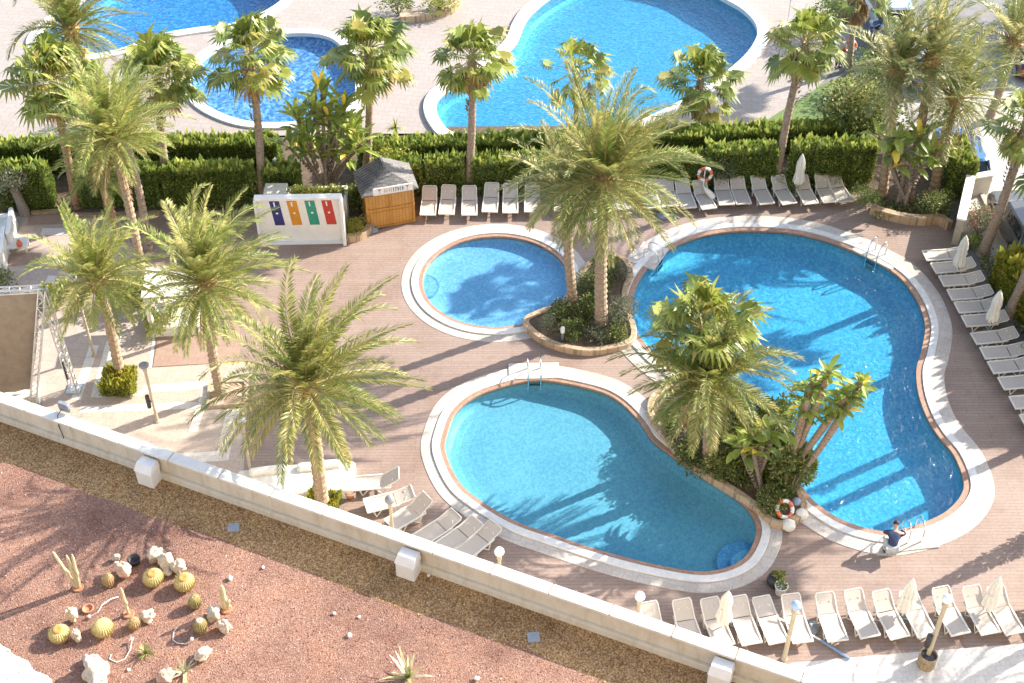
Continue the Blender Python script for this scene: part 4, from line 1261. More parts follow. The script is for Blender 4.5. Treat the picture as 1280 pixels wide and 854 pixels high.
def make_parasol():
    root = thing('closed_parasol', 'x', 'parasol')
    m = MB()
    m.tube([(0, 0, .02), (0, 0, 2.18)], .025, 8)
    m.build('pole', frame_m, root)
    m = MB()
    m.lathe([(.24, 0), (.24, .05), (.20, .08), (.05, .10), (.04, .25)], 18)
    m.build('base', grey_m, root)
    m = MB()
    fn = lambda q, z: 1 + .20 * math.cos(q * 8 + z * 1.5) * (1 if z < 1.9 else .2) + .08 * math.cos(q * 3 + 1)
    m.lathe([(.20, .62), (.235, .72), (.205, .95), (.17, 1.25), (.185, 1.45), (.155, 1.75), (.10, 2.0), (.045, 2.12), (.015, 2.17)], 40, 0, (0, 0, 0), fn)
    m.build('folded_canopy', canvas_m, root)
    m = MB()
    m.lathe([(.185, 1.28), (.19, 1.30), (.185, 1.32)], 16)
    m.build('strap', canvas_m, root)
    return root
par0 = make_parasol()
for i, (x, y, lb) in enumerate(((995, 242, 'closed white parasol among the hedge row loungers'), (1194, 345, 'upper closed parasol standing in the right row of loungers'), (1235, 414, 'lower closed parasol standing in the right row of loungers'), (902, 790, 'closed white parasol in the near row, beside the parapet'), (1126, 775, 'middle closed parasol of the near row, below the crouching person'), (1231, 772, 'rightmost closed parasol of the near row'))):
    place(par0, G(x, y), R(rnd.uniform(0, 360)), lb, 'closed parasols')
def leaning_parasol(label, a, b, za, zb):
    p, q = G(*a, za), G(*b, zb)
    root = thing('folded_parasol', label, 'parasol', p)
    d = q - p
    m = MB()
    m.tube([(0, 0, 0), d * 1.05], .02, 8)
    m.build('pole', frame_m, root)
    m = MB()
    k = [d * t for t in (.25, .4, .6, .8, .95, 1.0)]
    m.tube(k, [.12, .15, .13, .10, .05, .02], 12)
    m.build('folded_canopy', canvas_m, root, True)
    return root
leaning_parasol('white folded parasol lying slanted between two loungers under the lifebuoy', (896, 252), (880, 234), .15, .8)
leaning_parasol('white folded parasol leaning beside a round grey foot in the hedge row', (826, 260), (814, 238), .1, 1.0)
def disc_base(label, px, r, z=.1):
    m = MB()
    m.lathe([(r, 0), (r, z * .6), (r * .85, z), (r * .2, z + .02), (r * .18, z + .16), (.01, z + .16)], 24)
    return tag(m.build('parasol_base', grey_m, None, True, G(*px)), label, 'parasol base')
disc_base('round grey parasol foot on the deck in front of the hedge row', (829, 271), .27)
disc_base('round grey parasol foot between two near row loungers', (1012, 786), .3)
disc_base('round grey stand at the corner of the timber hut', (466, 288), .26)

# ------------------------------------------------------------------ lamps
def lamp(label, base, top=None, globe=globe_m, head='globe', box=False, r=.055, group='lamp posts'):
    if top is None:
        b = G(base[0], base[1], 3.0)
        b.z = 0
        t = Vector((0, 0, 2.85))
    else:
        b = G(*base)
        t = TOP(b, *top) - b
        t.x = 0
    root = thing('lamp_post', label, 'lamp post', b, 0, group)
    H = t.z
    m = MB()
    m.lathe([(.11, 0), (.11, .05), (r * 1.15, .09), (r, .4), (r, H - .25), (r * 1.5, H - .22), (r * 1.5, H - .14), (.08, H - .1), (.08, H - .02)], 14)
    m.build('post', post_m, root)
    m = MB()
    if head == 'globe':
        m.lathe([(.02, -.17), (.10, -.13), (.155, -.06), (.165, 0), (.155, .06), (.12, .12), (.06, .16), (.01, .17)], 20, 0, (0, 0, H + .12))
        m.build('globe', globe, root, True)
    else:
        m.lathe([(.05, -.12), (.17, -.05), (.19, .02), (.12, .08), (.02, .10)], 18, 0, (0, 0, H + .05))
        m.build('lamp_head', dark_m if head == 'dark' else grey_m, root, True)
    if box:
        m = MB()
        m.box((-.16, -.02, H * .38), (.14, .16, .62), 0, 0, .03)
        m.box((-.06, -.01, H * .38), (.1, .05, .05))
        m.build('speaker_box', dark_m, root)
    return root
lamp('lamp post with a dark mushroom head and a speaker box beside the box planter', (197, 527), (181, 458), head='grey', box=True)
lamp('lamp post beside the stage frame, its head among palm fronds', (118, 445), (88, 350))
lamp('lamp post behind the parapet near the white daybed', (314, 594), (300, 528), head='grey')
lamp('lamp post with a grey globe among the loose loungers', (487, 624), globe=grey_m)
lamp('lamp post with a white globe just above the parapet, nearest the loose loungers', (624, 689))
lamp('lamp post with a white globe just above the parapet, beside the first near row loungers', (800, 745))
blueglobe_m = simple('pale blue glass globe', (0.34, 0.48, 0.72), 0.12, 0.05, 3)
lamp('lamp post with a blue globe in the near row of loungers', (980, 824), (998, 760), blueglobe_m, r=.075)
lamp('lamp post with a pale globe standing in a wooden barrel', (1157, 828), (1186, 752), box=True, r=.075)
# barrel at its foot
root = thing('barrel_planter', 'wooden slatted barrel around the foot of the near right lamp post', 'planter', G(1157, 831))
m = MB()
for i in range(16):
    a = 2 * math.pi * i / 16
    m.box((math.cos(a) * .27, math.sin(a) * .27, .28), (.025, .10, .56), a)
m.build('staves', wood_m, root)
m = MB()
m.lathe([(.255, .02), (.255, .46), (.01, .47)], 24)
m.build('liner', dark_m, root)
m = MB()
for z in (.12, .42): m.lathe([(.288, z), (.292, z + .02), (.288, z + .04)], 24)
m.build('hoop', grey_m, root)
# slim white shower pole behind the striped panel
root = thing('shower_pole', 'slim white pole with a shower head behind the striped panel', 'shower', G(351, 246))
m = MB()
m.tube([(0, 0, 0), (0, 0, 2.0), (0, -.06, 2.2), (0, -.2, 2.25)], .025, 8)
m.build('pipe', steel_m, root)
m = MB()
m.lathe([(.03, .05), (.09, .0), (.09, -.02)], 14, 0, (0, -.22, 2.2))
m.build('shower_head', steel_m, root)

# ------------------------------------------------------------------ pool ladders
def ladder(label, px, az, rail_h=.75, gap=.5, slab=None):
    p = G(*px)
    root = thing('pool_ladder', label, 'pool ladder', p, az, 'pool ladders')
    for sg in (-1, 1):                          # local x points to the water
        m = MB()
        y = sg * gap / 2
        m.tube([(-.55, y, .02), (-.55, y, rail_h * .75), (-.48, y, rail_h * .95), (-.32, y, rail_h), (-.05, y, rail_h * .93), (.10, y, rail_h * .6), (.14, y, .1), (.14, y, -.95)], .03, 8)
        m.lathe([(.06, 0), (.05, .03)], 12, 0, (-.55, y, .015))
        m.build('rail', steel_m, root, True)
    for k in range(3):
        m = MB()
        m.box((.14, 0, -.2 - .27 * k), (.10, gap, .035))
        m.build('step', steel_m, root)
    if slab:
        m = MB()
        m.box((-.42, 0, .03), (slab[0], slab[1], .06), 0, 0, .015)
        o = m.build('ladder_slab', rim_pale_m)
        o.location = p
        o.rotation_euler = (0, 0, az)
        struct(o)
    return root

ladder('steel ladder at the far end of the lower pool', (668, 474), R(-88), slab=(.9, 2.0))
ladder('steel ladder at the right far side of the bright blue pool', (1091, 324), AZ((1050, 308), (1119, 343)) - R(90), .85, slab=(1.1, 2.0))
ladder('steel ladder beside the crouching person at the near end of the bright blue pool', (1136, 664), R(98), .85, slab=(.9, 1.6))
ladder('steel ladder at the far left corner of the bright blue pool', (822, 324), R(-28), .6, slab=(1.2, 1.6))

# ------------------------------------------------------------------ small pool things
def lifebuoy(label, px, z, tilt=80, az=0.0, post=True):
    root = thing('lifebuoy', label, 'lifebuoy', G(*px), az, 'lifebuoys')
    c = Vector((0, 0, z))
    for k in range(8):
        m = MB()
        ps = []
        for j in range(6):
            q = 2 * math.pi * (k + j / 5) / 8
            v = Vector((math.cos(q) * .29, 0, math.sin(q) * .29))
            ps.append(c + Matrix.Rotation(R(tilt - 90), 3, 'X') @ v)
        m.tube(ps, .075, 9)
        m.build('band' if k % 2 else 'float', white_m if k % 2 else buoy_m, root, True)
    if post:
        m = MB()
        m.tube([(0, .09, 0), (0, .09, z + .3)], .03, 8)
        m.build('post', white_m, root)
    return root
lifebuoy('orange and white lifebuoy on a post behind the hedge row loungers', (878, 246), 1.25)
lifebuoy('orange lifebuoy on a white post far back by the parked cars', (1058, 84), 1.2)
lifebuoy('orange lifebuoy lying against the near tip of the strip bed', (979, 646), .42, 40, R(20), post=False)
def ball(label, px, r, mt, name='stone_ball'):
    m = MB()
    m.lathe([(r * .55, 0), (r * .92, r * .35), (r, r * .8), (r * .9, r * 1.2), (r * .6, r * 1.5), (r * .2, r * 1.6), (.01, r * 1.6)], 20)
    return tag(m.build(name, mt, None, True, G(*px)), label, 'pouf')
ball('pale round pouf on the deck beside the tip of the strip bed, nearer one', (985, 661), .24, canvas_m, 'round_pouf')
ball('pale round pouf between the strip bed and the bright pool, farther one', (1001, 647), .23, canvas_m, 'round_pouf')
ball('blue striped ball lying in the corner of the strip bed', (995, 632), .2, lblue_m, 'round_pouf')
root = thing('flower_pot', 'white flower pot with a small plant on the deck near the lower pool', 'flower pot', G(975, 742))
m = MB()
m.lathe([(.15, 0), (.17, .1), (.205, .38), (.225, .40), (.225, .44), (.19, .44), (.18, .38), (.01, .37)], 24)
m.build('pot', white_m, root, True)
m = MB()
leaf_cloud(m, [((0, 0, .46), (.17, .17, .12))], 160, .09, random.Random(2))
m.build('plant', bush_l, root)
root = thing('black_planter', 'black sack with a dark plant behind the white flower pot', 'planter', G(968, 730))
m = MB()
m.lathe([(.24, 0), (.30, .15), (.27, .34), (.22, .40), (.01, .37)], 14, 0, (0, 0, 0), lambda q, z: 1 + .1 * math.sin(q * 3 + z * 9))
m.build('sack', dark_m, root, True)
m = MB()
leaf_cloud(m, [((.12, .05, .45), (.2, .16, .14))], 160, .1, random.Random(4))
m.build('plant', lime_l, root)
# long pool pole laid across the near row
root = thing('pool_pole', 'long white and blue pole lying aslant across the near row of loungers', 'pole')
a, b, c = G(968, 770, .45), G(1026, 800, .10), G(1062, 824, .05)
m = MB()
m.tube([a, b], .03, 8)
m.build('white_tube', white_m, root)
m = MB()
m.tube([b, c], .045, 8)
m.build('blue_grip', simple('blue grip', (0.16, 0.27, 0.46), .5), root)
# marker light in the island bed
root = thing('bollard_light', 'short white bollard light at the near side of the bed between the pools', 'bollard light', G(703, 424, .2))
m = MB()
m.lathe([(.06, -.02), (.06, .36)], 12)
m.build('post', grey_m, root)
m = MB()
m.lathe([(.085, .36), (.09, .40), (.09, .60), (.07, .64), (.01, .65)], 14)
m.build('head', white_m, root, True)

# ------------------------------------------------------------------ people
def skin_obj(name, verts, edges, mat, parent, sub=2):
    me = bpy.data.meshes.new(name)
    me.from_pydata([v[:3] for v in verts], edges, [])
    o = bpy.data.objects.new(name, me)
    COL.objects.link(o)
    sl = me.skin_vertices[0].data if me.skin_vertices else None
    md = o.modifiers.new('skin', 'SKIN')
    if not me.skin_vertices:
        bm = bmesh.new()
        bm.from_mesh(me)
        bm.verts.layers.skin.verify()
        bm.to_mesh(me)
        bm.free()
    sl = me.skin_vertices[0].data
    for i, v in enumerate(verts):
        sl[i].radius = (v[3], v[4] if len(v) > 4 else v[3])
        sl[i].use_root = (i == 0)
    md.use_smooth_shade = True
    s = o.modifiers.new('sub', 'SUBSURF')
    s.levels = s.render_levels = sub
    me.materials.append(mat)
    o.parent = parent
    return o
import bmesh

def person(label, loc, rz, J, shirt, trousers, scale=1.0):
    """J: joints by name; one continuous skinned body with clothing over it"""
    root = thing('person', label, 'person', loc, rz)
    root.scale = (scale,) * 3
    names = ['hip', 'waist', 'chest', 'neck', 'head', 'crown']
    rad = {'hip': (.11, .09), 'waist': (.09, .08), 'chest': (.11, .08), 'neck': (.055,), 'head': (.085, .095), 'crown': (.07, .075)}
    V, E, ix = [], [], {}
    def add(n, p, r, par=None):
        ix[n] = len(V)
        V.append((*p, *r))
        if par: E.append((ix[par], ix[n]))
    for i, n in enumerate(names): add(n, J[n], rad[n], names[i - 1] if i else None)
    for s in 'lr':
        add('hp' + s, J['hp' + s], (.075,), 'hip')
        add('kn' + s, J['kn' + s], (.06,), 'hp' + s)
        add('an' + s, J['an' + s], (.042,), 'kn' + s)
        add('to' + s, J['to' + s], (.035,), 'an' + s)
        add('sh' + s, J['sh' + s], (.05,), 'chest')
        add('el' + s, J['el' + s], (.043,), 'sh' + s)
        add('wr' + s, J['wr' + s], (.03,), 'el' + s)
        d = (Vector(J['wr' + s]) - Vector(J['el' + s])).normalized()
        sd = d.cross(Vector((0, 0, 1)))
        sd = sd.normalized() if sd.length > .1 else Vector((1, 0, 0))
        pm = Vector(J['wr' + s]) + d * .07
        add('pm' + s, pm, (.034, .02), 'wr' + s)
        for k, (o, L) in enumerate(((-.03, .075), (-.011, .085), (.009, .08), (.027, .062))):
            add('f%d' % k + s, pm + sd * o + d * .045, (.0095,), 'pm' + s)
            add('g%d' % k + s, pm + sd * o * 1.1 + d * (.03 + L) + Vector((0, 0, -.02)), (.008,), 'f%d' % k + s)
        add('th' + s, pm - d * .02 - sd * .05, (.011,), 'pm' + s)
    skin_obj('body', V, E, skin_m, root)
    def cloth(name, chain, mat, extra):
        v, e, q = [], [], {}
        for n, par, r in chain:
            q[n] = len(v)
            v.append((*J[n], *r))
            if par: e.append((q[par], q[n]))
        return skin_obj(name, v, e, mat, root)
    cloth('shirt', [('hip', None, (.15, .12)), ('waist', 'hip', (.165, .135)), ('chest', 'waist', (.20, .145)), ('shl', 'chest', (.085,)), ('ell', 'shl', (.062,)), ('shr', 'chest', (.085,)), ('elr', 'shr', (.062,))], shirt, 0)
    cloth('trousers', [('hip', None, (.165, .135)), ('hpl', 'hip', (.115,)), ('knl', 'hpl', (.08,)), ('anl', 'knl', (.062,)), ('hpr', 'hip', (.115,)), ('knr', 'hpr', (.08,)), ('anr', 'knr', (.062,))], trousers, 0)
    hd, cr = Vector(J['head']), Vector(J['crown'])
    up = (cr - hd).normalized()
    fw = Vector(J['face']).normalized()
    fw = (fw - up * fw.dot(up)).normalized()
    sd = fw.cross(up)
    h = MB()                                        # hair: cap over the back and top of the skull
    rings = []
    for i in range(7):
        th = R(8 + 100 * i / 6)
        row = []
        for j in range(16):
            q = 2 * math.pi * j / 16
            cf = math.cos(q)
            ext = 1 - .42 * max(0, cf) * (i / 6)
            t2 = th * ext
            row.append(hd + up * (.055 + math.cos(t2) * .105) + (fw * cf * .118 + sd * math.sin(q) * .098) * math.sin(t2) - fw * .012)
        rings.append(row)
    for i in range(6):
        for j in range(16):
            h.face([rings[i][j], rings[i + 1][j], rings[i + 1][(j + 1) % 16], rings[i][(j + 1) % 16]])
    h.face(rings[0][::-1])
    h.build('hair', hair_m, root, True)
    f = MB()
    f.tube([hd + fw * .09 + up * .015, hd + fw * .115 - up * .02], [.012, .017], 6)
    for s in (-1, 1):
        f.lathe([(.004, -.03), (.02, -.015), (.022, .01), (.004, .03)], 8, 0, hd + sd * s * .092 - fw * .005)
    f.build('nose_and_ears', skin_m, root, True)
    for s in (-1, 1):
        e = MB()
        e.lathe([(.002, -.011), (.011, 0), (.002, .011)], 8, 0, hd + fw * .086 + sd * s * .033 + up * .025)
        e.build('eye', dark_m, root, True)
    mo = MB()
    mo.tube([hd + fw * .088 - up * .055 - sd * .022, hd + fw * .094 - up * .057, hd + fw * .088 - up * .055 + sd * .022], .006, 5)
    mo.build('mouth', terra_m, root)
    for s in 'lr':
        b = MB()
        a, t = Vector(J['an' + s]), Vector(J['to' + s])
        a2 = Vector((a.x, a.y, t.z))
        b.tube([a2 - (t - a2) * .35, a2, a2.lerp(t, .6), t + (t - a2) * .15], [.035, .05, .047, .025], 10)
        b.build('shoe', shoe_m, root, True)
    return root
crouch = dict(hip=(0, -.18, .42), waist=(.01, -.05, .58), chest=(.03, .13, .74), neck=(.03, .27, .82), head=(.04, .36, .87), crown=(.04, .44, .94), face=(.1, .75, -.6),
              hpl=(-.10, -.17, .40), knl=(-.22, .18, .50), anl=(-.16, -.02, .09), tol=(-.18, .16, .045), hpr=(.10, -.17, .40), knr=(.20, .20, .48), anr=(.15, .0, .09), tor=(.17, .18, .045),
              shl=(-.16, .16, .74), ell=(-.27, .30, .52), wrl=(-.17, .47, .40), shr=(.21, .17, .75), elr=(.36, .33, .56), wrr=(.38, .55, .48))
person('person in a navy top and pale trousers crouching beside the bright pool', G(1112, 690, .03), R(-12), crouch, navy_m, greytr_m, 1.12)
stand = dict(hip=(0, 0, .95), waist=(0, .01, 1.10), chest=(0, 0, 1.32), neck=(0, .01, 1.50), head=(0, .03, 1.60), crown=(0, .02, 1.70), face=(-.3, -1, 0),
             hpl=(-.09, 0, .90), knl=(-.10, .03, .50), anl=(-.10, -.01, .09), tol=(-.12, -.15, .04), hpr=(.09, 0, .90), knr=(.10, .02, .50), anr=(.11, .06, .09), tor=(.13, -.08, .04),
             shl=(-.19, 0, 1.40), ell=(-.25, .04, 1.13), wrl=(-.24, -.06, .90), shr=(.19, 0, 1.40), elr=(.25, .04, 1.13), wrr=(.22, -.08, .90))
for k in stand:
    if k != 'face' and k[:2] in ('to',): pass
person('person in grey top and dark trousers standing far back beside the lifebuoy post', G(1047, 84), R(10), stand, greytr_m, navy_m)

# ------------------------------------------------------------------ hut, striped panel, stage, beds
a, b = G(460, 287), G(519, 277)
ang = math.atan2(b.y - a.y, b.x - a.x)
wd = (b - a).length
root = thing('timber_hut', 'small orange timber hut with a grey shingled roof and a white sign', 'hut', a, ang)
D, Hh = 1.5, 2.0
m = MB()
for (x0, y0, x1, y1) in ((0, 0, wd, .08), (0, D - .08, wd, D), (0, .08, .08, D - .08), (wd - .08, .08, wd, D - .08)):
    m.box(((x0 + x1) / 2, (y0 + y1) / 2, Hh / 2), (x1 - x0, y1 - y0, Hh))
m.build('wall', timber_m, root)
m = MB()
for z in (.03, .98, 1.93): m.box((wd / 2, -.025, z + .03), (wd + .06, .05, .07))
for x in (0.03, wd - .03): m.box((x, -.02, Hh / 2), (.08, .045, Hh - .15))
m.box((wd / 2, -.022, 1.45), (.05, .045, .85))
m.build('trim', timber_m, root)
m = MB()
m.box((wd / 2, -.012, .5), (wd * .84, .028, .72))
m.build('hatch', timber_m, root)
ov, zr = .20, 2.55
A = [(-ov, -ov, Hh - .04), (wd + ov, -ov, Hh - .04), (wd + ov, D + ov, Hh - .04), (-ov, D + ov, Hh - .04)]
r0, r1 = (wd / 2, .75, zr), (wd / 2, D + ov, zr)
th = .07
def slab_roof(m, pts):
    m.face(pts)
    m.face([(p[0], p[1], p[2] - th) for p in pts][::-1])
    for i in range(len(pts)):
        p, q = pts[i], pts[(i + 1) % len(pts)]
        m.face([(p[0], p[1], p[2] - th), (q[0], q[1], q[2] - th), q, p])
m = MB()
slab_roof(m, [A[0], A[1], r0])
slab_roof(m, [A[1], A[2], r1, r0])
slab_roof(m, [A[3], A[0], r0, r1])
rf = m.build('roof', shingle_m, root)
m = MB()
for i in range(11):                                 # raised battens on the left slope
    t = (i + .5) / 11
    p = Vector(A[0]).lerp(Vector(A[3]), t)
    q = Vector(r0).lerp(Vector(r1), max(0, (t * (D + 2 * ov) - ov - .75) / (D + ov - .75)))
    if t * (D + 2 * ov) - ov < .75: q = Vector(A[0]).lerp(Vector(r0), t * (D + 2 * ov) / (.75 + ov))
    m.bar(p + Vector((0, 0, .02)), q + Vector((0, 0, .02)), .05, .05)
m.build('batten', shingle_m, rf)
m = MB()
m.bar(Vector(r0) + Vector((0, -.02, .03)), Vector(r1) + Vector((0, 0, .03)), .09, .07)
m.build('ridge', shingle_m, rf)
m = MB()
m.box((wd * .56, -ov - .05, Hh + .13), (1.75, .04, .36), 0)
sg = m.build('sign', white_m, root)
m = MB()
x0 = wd * .56 - .8
yy = -ov - .075
r = random.Random(12)
for sx in (x0 + .20, x0 + 1.42):                    # the two cocktail glasses
    m.face([(sx - .07, yy, Hh + .25), (sx + .01, yy, Hh + .13), (sx + .09, yy, Hh + .25)][::-1])
    m.face([(sx, yy, Hh + .14), (sx + .02, yy, Hh + .14), (sx + .02, yy, Hh + .03), (sx, yy, Hh + .03)])
    m.face([(sx - .04, yy, Hh + .035), (sx + .06, yy, Hh + .035), (sx + .06, yy, Hh + .015), (sx - .04, yy, Hh + .015)])
m.build('sign_glass', terra_m, sg)
m = MB()
for k in range(9):                                  # blurred lettering between the glasses
    sx = x0 + .42 + k * .098
    m.face([(sx, yy, Hh + .02), (sx + .03, yy, Hh + .02), (sx + .03, yy, Hh + .24), (sx, yy, Hh + .24)], 0 if k > 3 else 1)
    if k % 3 != 1: m.face([(sx + .03, yy, Hh + (.2 if k % 2 else .11)), (sx + .07, yy, Hh + (.2 if k % 2 else .11)), (sx + .07, yy, Hh + .24 - .08 * (k % 2 == 0)), (sx + .03, yy, Hh + .24 - .08 * (k % 2 == 0))], 0 if k > 3 else 1)
m.build('sign_lettering', [dark_m, pinkrock_m], sg)

a, b = G(327, 305), G(431, 303)
ang = math.atan2(b.y - a.y, b.x - a.x)
wd = (b - a).length
root = thing('striped_panel', 'long white panel wall with slanted blue, orange, green and red stripes', 'panel wall', a, ang)
Hp = 2.35
m = MB()
m.box((wd / 2, .16, Hp / 2), (wd, .10, Hp))
m.build('board', white_m, root)
m = MB()
m.box((wd / 2, .12, Hp + .05), (wd + .1, .34, .10), 0, 0, .02)
m.build('top_rail', white_m, root)
m = MB()
m.box((wd + .02, -.02, Hp / 2), (.14, .46, Hp + .02), 0, 0, .02)
m.build('side_post', white_m, root)
m = MB()
m.box((-.02, .05, Hp / 2), (.12, .30, Hp), 0, 0, .02)
m.build('side_post', white_m, root)
m = MB()
m.box((wd / 2, .02, .035), (wd, .24, .07), 0, 0, .02)
m.build('foot_rail', white_m, root)
for k, (x, mt, nm) in enumerate(((.155, bluep_m, 'blue'), (.36, orangep_m, 'orange'), (.57, greenp_m, 'green'), (.77, redp_m, 'red'))):
    m = MB()
    x0, w_, s_ = x * wd, .43, .13
    z0, z1 = .92, 2.22
    y = .105
    m.face([(x0 + s_, y, z0), (x0 + s_ + w_, y, z0), (x0 + w_, y, z1), (x0, y, z1)])
    st = m.build('stripe', mt, root)
    st['label'] = nm + ' stripe'
    m = MB()
    y = .100
    cx = x0 + w_ / 2
    m.face([(cx - .02, y, z1 - .30), (cx + .03, y, z1 - .30), (cx + .02, y, z1 - .06), (cx - .05, y, z1 - .06)])
    o = (cx + s_ * .5, (z0 + z1) / 2)
    m.face([(o[0] + .06 * math.cos(q), y, o[1] + .05 * math.sin(q)) for q in [i * math.pi / 4 for i in range(8)]])
    m.build('emblem', white_m, st)
    m = MB()
    for q in (.2, .4, .6, .8):
        m.face([(x0 + s_ + w_ * q - .008, .1025, z0 + .01), (x0 + s_ + w_ * q + .008, .1025, z0 + .01), (x0 + w_ * q + .008, .1025, z1 - .32), (x0 + w_ * q - .008, .1025, z1 - .32)])
    m.build('pinline', dark_m if k == 0 else mt, st)
# low masonry planter and block behind it
m = MB()
c = G(349, 268)
m.box((0, 0, .72), (1.0, .8, 1.44), 0, 0, .03)
tag(m.build('masonry_block', cream_m, None, False, (c.x, c.y, 0)), 'pale masonry block showing above the left end of the striped panel', 'masonry block')
root = thing('masonry_planter', 'low masonry planter with greenery behind the striped panel', 'planter', G(400, 272), R(2))
m = MB()
for c_, d_ in (((0, -.45, .68), (2.6, .12, 1.36)), ((0, .45, .68), (2.6, .12, 1.36)), ((-1.24, 0, .68), (.12, .78, 1.36)), ((1.24, 0, .68), (.12, .78, 1.36))): m.box(c_, d_)
m.build('wall', cream_m, root)
m = MB()
m.box((0, 0, .6), (2.34, .76, 1.2))
m.build('soil', soil_m, root)
m = MB()
leaf_cloud(m, [((x, 0, 1.35), (.5, .4, .35)) for x in (-.8, 0, .8)], 900, .14, random.Random(5))
m.build('plants', lime_l, root)

# stage canopy on lattice trusses
def truss(parent, a, b, w=.24, name='truss'):
    m = MB()
    a, b = Vector(a), Vector(b)
    t = (b - a).normalized()
    s = t.cross(Vector((0, 1, .2))).normalized()
    n = s.cross(t)
    cs = [s * w / 2 + n * w / 2, s * -w / 2 + n * w / 2, s * -w / 2 - n * w / 2, s * w / 2 - n * w / 2]
    for c in cs: m.tube([a + c, b + c], .028, 6)
    k = int((b - a).length / .36)
    for i in range(k):
        p, q = a.lerp(b, i / k), a.lerp(b, (i + 1) / k)
        for j in range(4):
            c, d = cs[j], cs[(j + 1) % 4]
            m.tube([p + c, q + d] if i % 2 else [p + d, q + c], .014, 4)
            m.tube([p + c, p + d], .014, 4)
    return m.build(name, alu_m, parent)
vb = G(93, 487)
vt = TOP(vb, 53, 361)
sb = G(42, 505)
root = thing('stage_canopy', 'stage canopy of taupe fabric on silver lattice trusses at the left edge', 'stage canopy', vb)
loc = lambda p: Vector(p) - vb
truss(root, (0, 0, .06), loc(vt))
truss(root, loc((sb.x, sb.y, .06)), loc(vt))
lt = G(-70, 368, vt.z)
ll = G(-70, 500, .5)
lr = G(36, 484, .45)
truss(root, loc(lt), loc(vt), .2)
m = MB()
N1, N2 = 18, 10
def cp(i, j):
    u, v = i / N1, j / N2
    p = loc(lt).lerp(loc(vt) + Vector((-.12, -.05, 0)), u).lerp(loc(ll).lerp(loc(lr), u), v)
    p.z += -.28 * math.sin(math.pi * v) * (1 + .3 * math.cos(u * 19)) + .03 * math.sin(u * 31 + v * 4) - .12
    return p
for i in range(N1):
    for j in range(N2):
        m.face([cp(i, j + 1), cp(i + 1, j + 1), cp(i + 1, j), cp(i, j)])
m.build('fabric', taupe_m, root, True)
m = MB()
m.tube([loc(G(-60, 417, 3.2)), loc(G(40, 404, 3.1))], .04, 8)
m.build('cross_pipe', alu_m, root)
for p in ((0, 0, .03), loc((sb.x, sb.y, .03))):
    m = MB()
    m.box(p, (.55, .55, .06))
    m.build('base_plate', alu_m, root)
m = MB()
m.box((-.10, -.1, 1.1), (.08, .1, .9), 0, 0, .02)
m.build('cable_box', dark_m, root)
root = thing('stage_platform', 'low pale stage step under the canopy beside the parapet', 'stage', G(10, 497))
m = MB()
m.box((-.6, 0, .12), (3.6, 1.0, .24), R(4), 0, .02)
m.build('platform', cream_m, root)

# daybeds and sofas
def daybed(label, px, rz, L, W, H, canopy=False, name='daybed'):
    root = thing(name, label, name.replace('_', ' '), G(*px), rz)
    m = MB()
    m.box((0, 0, H * .3), (L, W, H * .6), 0, 0, .04)
    m.build('base', white_m, root)
    n = max(1, int(L / 1.6))
    for k in range(n):
        m = MB()
        m.box((-L / 2 + (k + .5) * L / n, 0, H * .8), (L / n - .05, W - .08, H * .4), 0, 0, .07)
        m.build('mattress', canvas_m, root, False)
    for k in range(n):
        m = MB()
        m.box((-L / 2 + (k + .5) * L / n, W * .33, H + .10), (L / n * .6, W * .22, .2), R(4), 0, .08)
        m.build('cushion', canvas_m, root)
    if canopy:
        for sx in (-1, 1):
            for sy in (-1, 1):
                m = MB()
                m.box((sx * (L / 2 - .05), sy * (W / 2 - .05), 1.05), (.08, .08, 2.1))
                m.build('post', white_m, root)
        m = MB()
        for i in range(6):
            for j in range(6):
                f = lambda u, v: ((u / 6 - .5) * (L + .1), (v / 6 - .5) * (W + .1), 2.16 - .12 * math.sin(math.pi * u / 6) * math.sin(math.pi * v / 6))
                m.face([f(i, j), f(i + 1, j), f(i + 1, j + 1), f(i, j + 1)])
        m.build('canopy', canvas_m, root, True)
        for sx, sy in ((-1, -1), (1, -1), (1, 1), (-1, 1)):
            m = MB()
            m.lathe([(.10, .2), (.08, 1.0), (.05, 1.2), (.10, 2.1)], 14, 0, (sx * (L / 2 - .12), sy * (W / 2 - .12), 0), lambda q, z: 1 + .25 * math.cos(q * 5))
            m.build('drape', canvas_m, root, True)
    return root
daybed('wide white daybed behind the parapet at the foot of the nearest date palm', (400, 606), R(5), 2.6, 1.5, .42)
daybed('long white daybed left of the nearest date palm, half hidden by the parapet', (336, 610), R(6), 2.2, 1.4, .36)
daybed('white canopy bed with drapes behind the fronds of the wide date palm', (222, 402), R(4), 1.9, 1.8, .45, True, 'canopy_bed')
def sofa(label, px, rz, L=1.9):
    root = thing('lounge_sofa', label, 'sofa', G(*px), rz, 'white lounge sofas')
    m = MB()
    m.box((0, 0, .2), (L, .85, .4), 0, 0, .04)
    m.build('seat', white_m, root)
    m = MB()
    m.box((0, .4, .48), (L, .2, .96), 0, 0, .05)
    m.build('backrest', white_m, root)
    for s in (-1, 1):
        m = MB()
        m.box((s * (L / 2 - .08), -.08, .33), (.16, .76, .66), 0, 0, .04)
        m.build('armrest', white_m, root)
    m = MB()
    m.box((0, -.08, .46), (L - .4, .66, .12), 0, 0, .05)
    m.build('cushion', canvas_m, root)
    return root
sofa('white lounge sofa at the left edge, the farther of the two', (6, 298), R(-80))
sofa('white lounge sofa at the left edge, the nearer of the two', (-4, 322), R(-80))
root = thing('low_table', 'low white table with an orange vase between the white sofas and the lamp', 'table', G(24, 312), R(8))
m = MB()
m.box((0, 0, .36), (.9, .7, .07), 0, 0, .02)
m.build('tabletop', white_m, root)
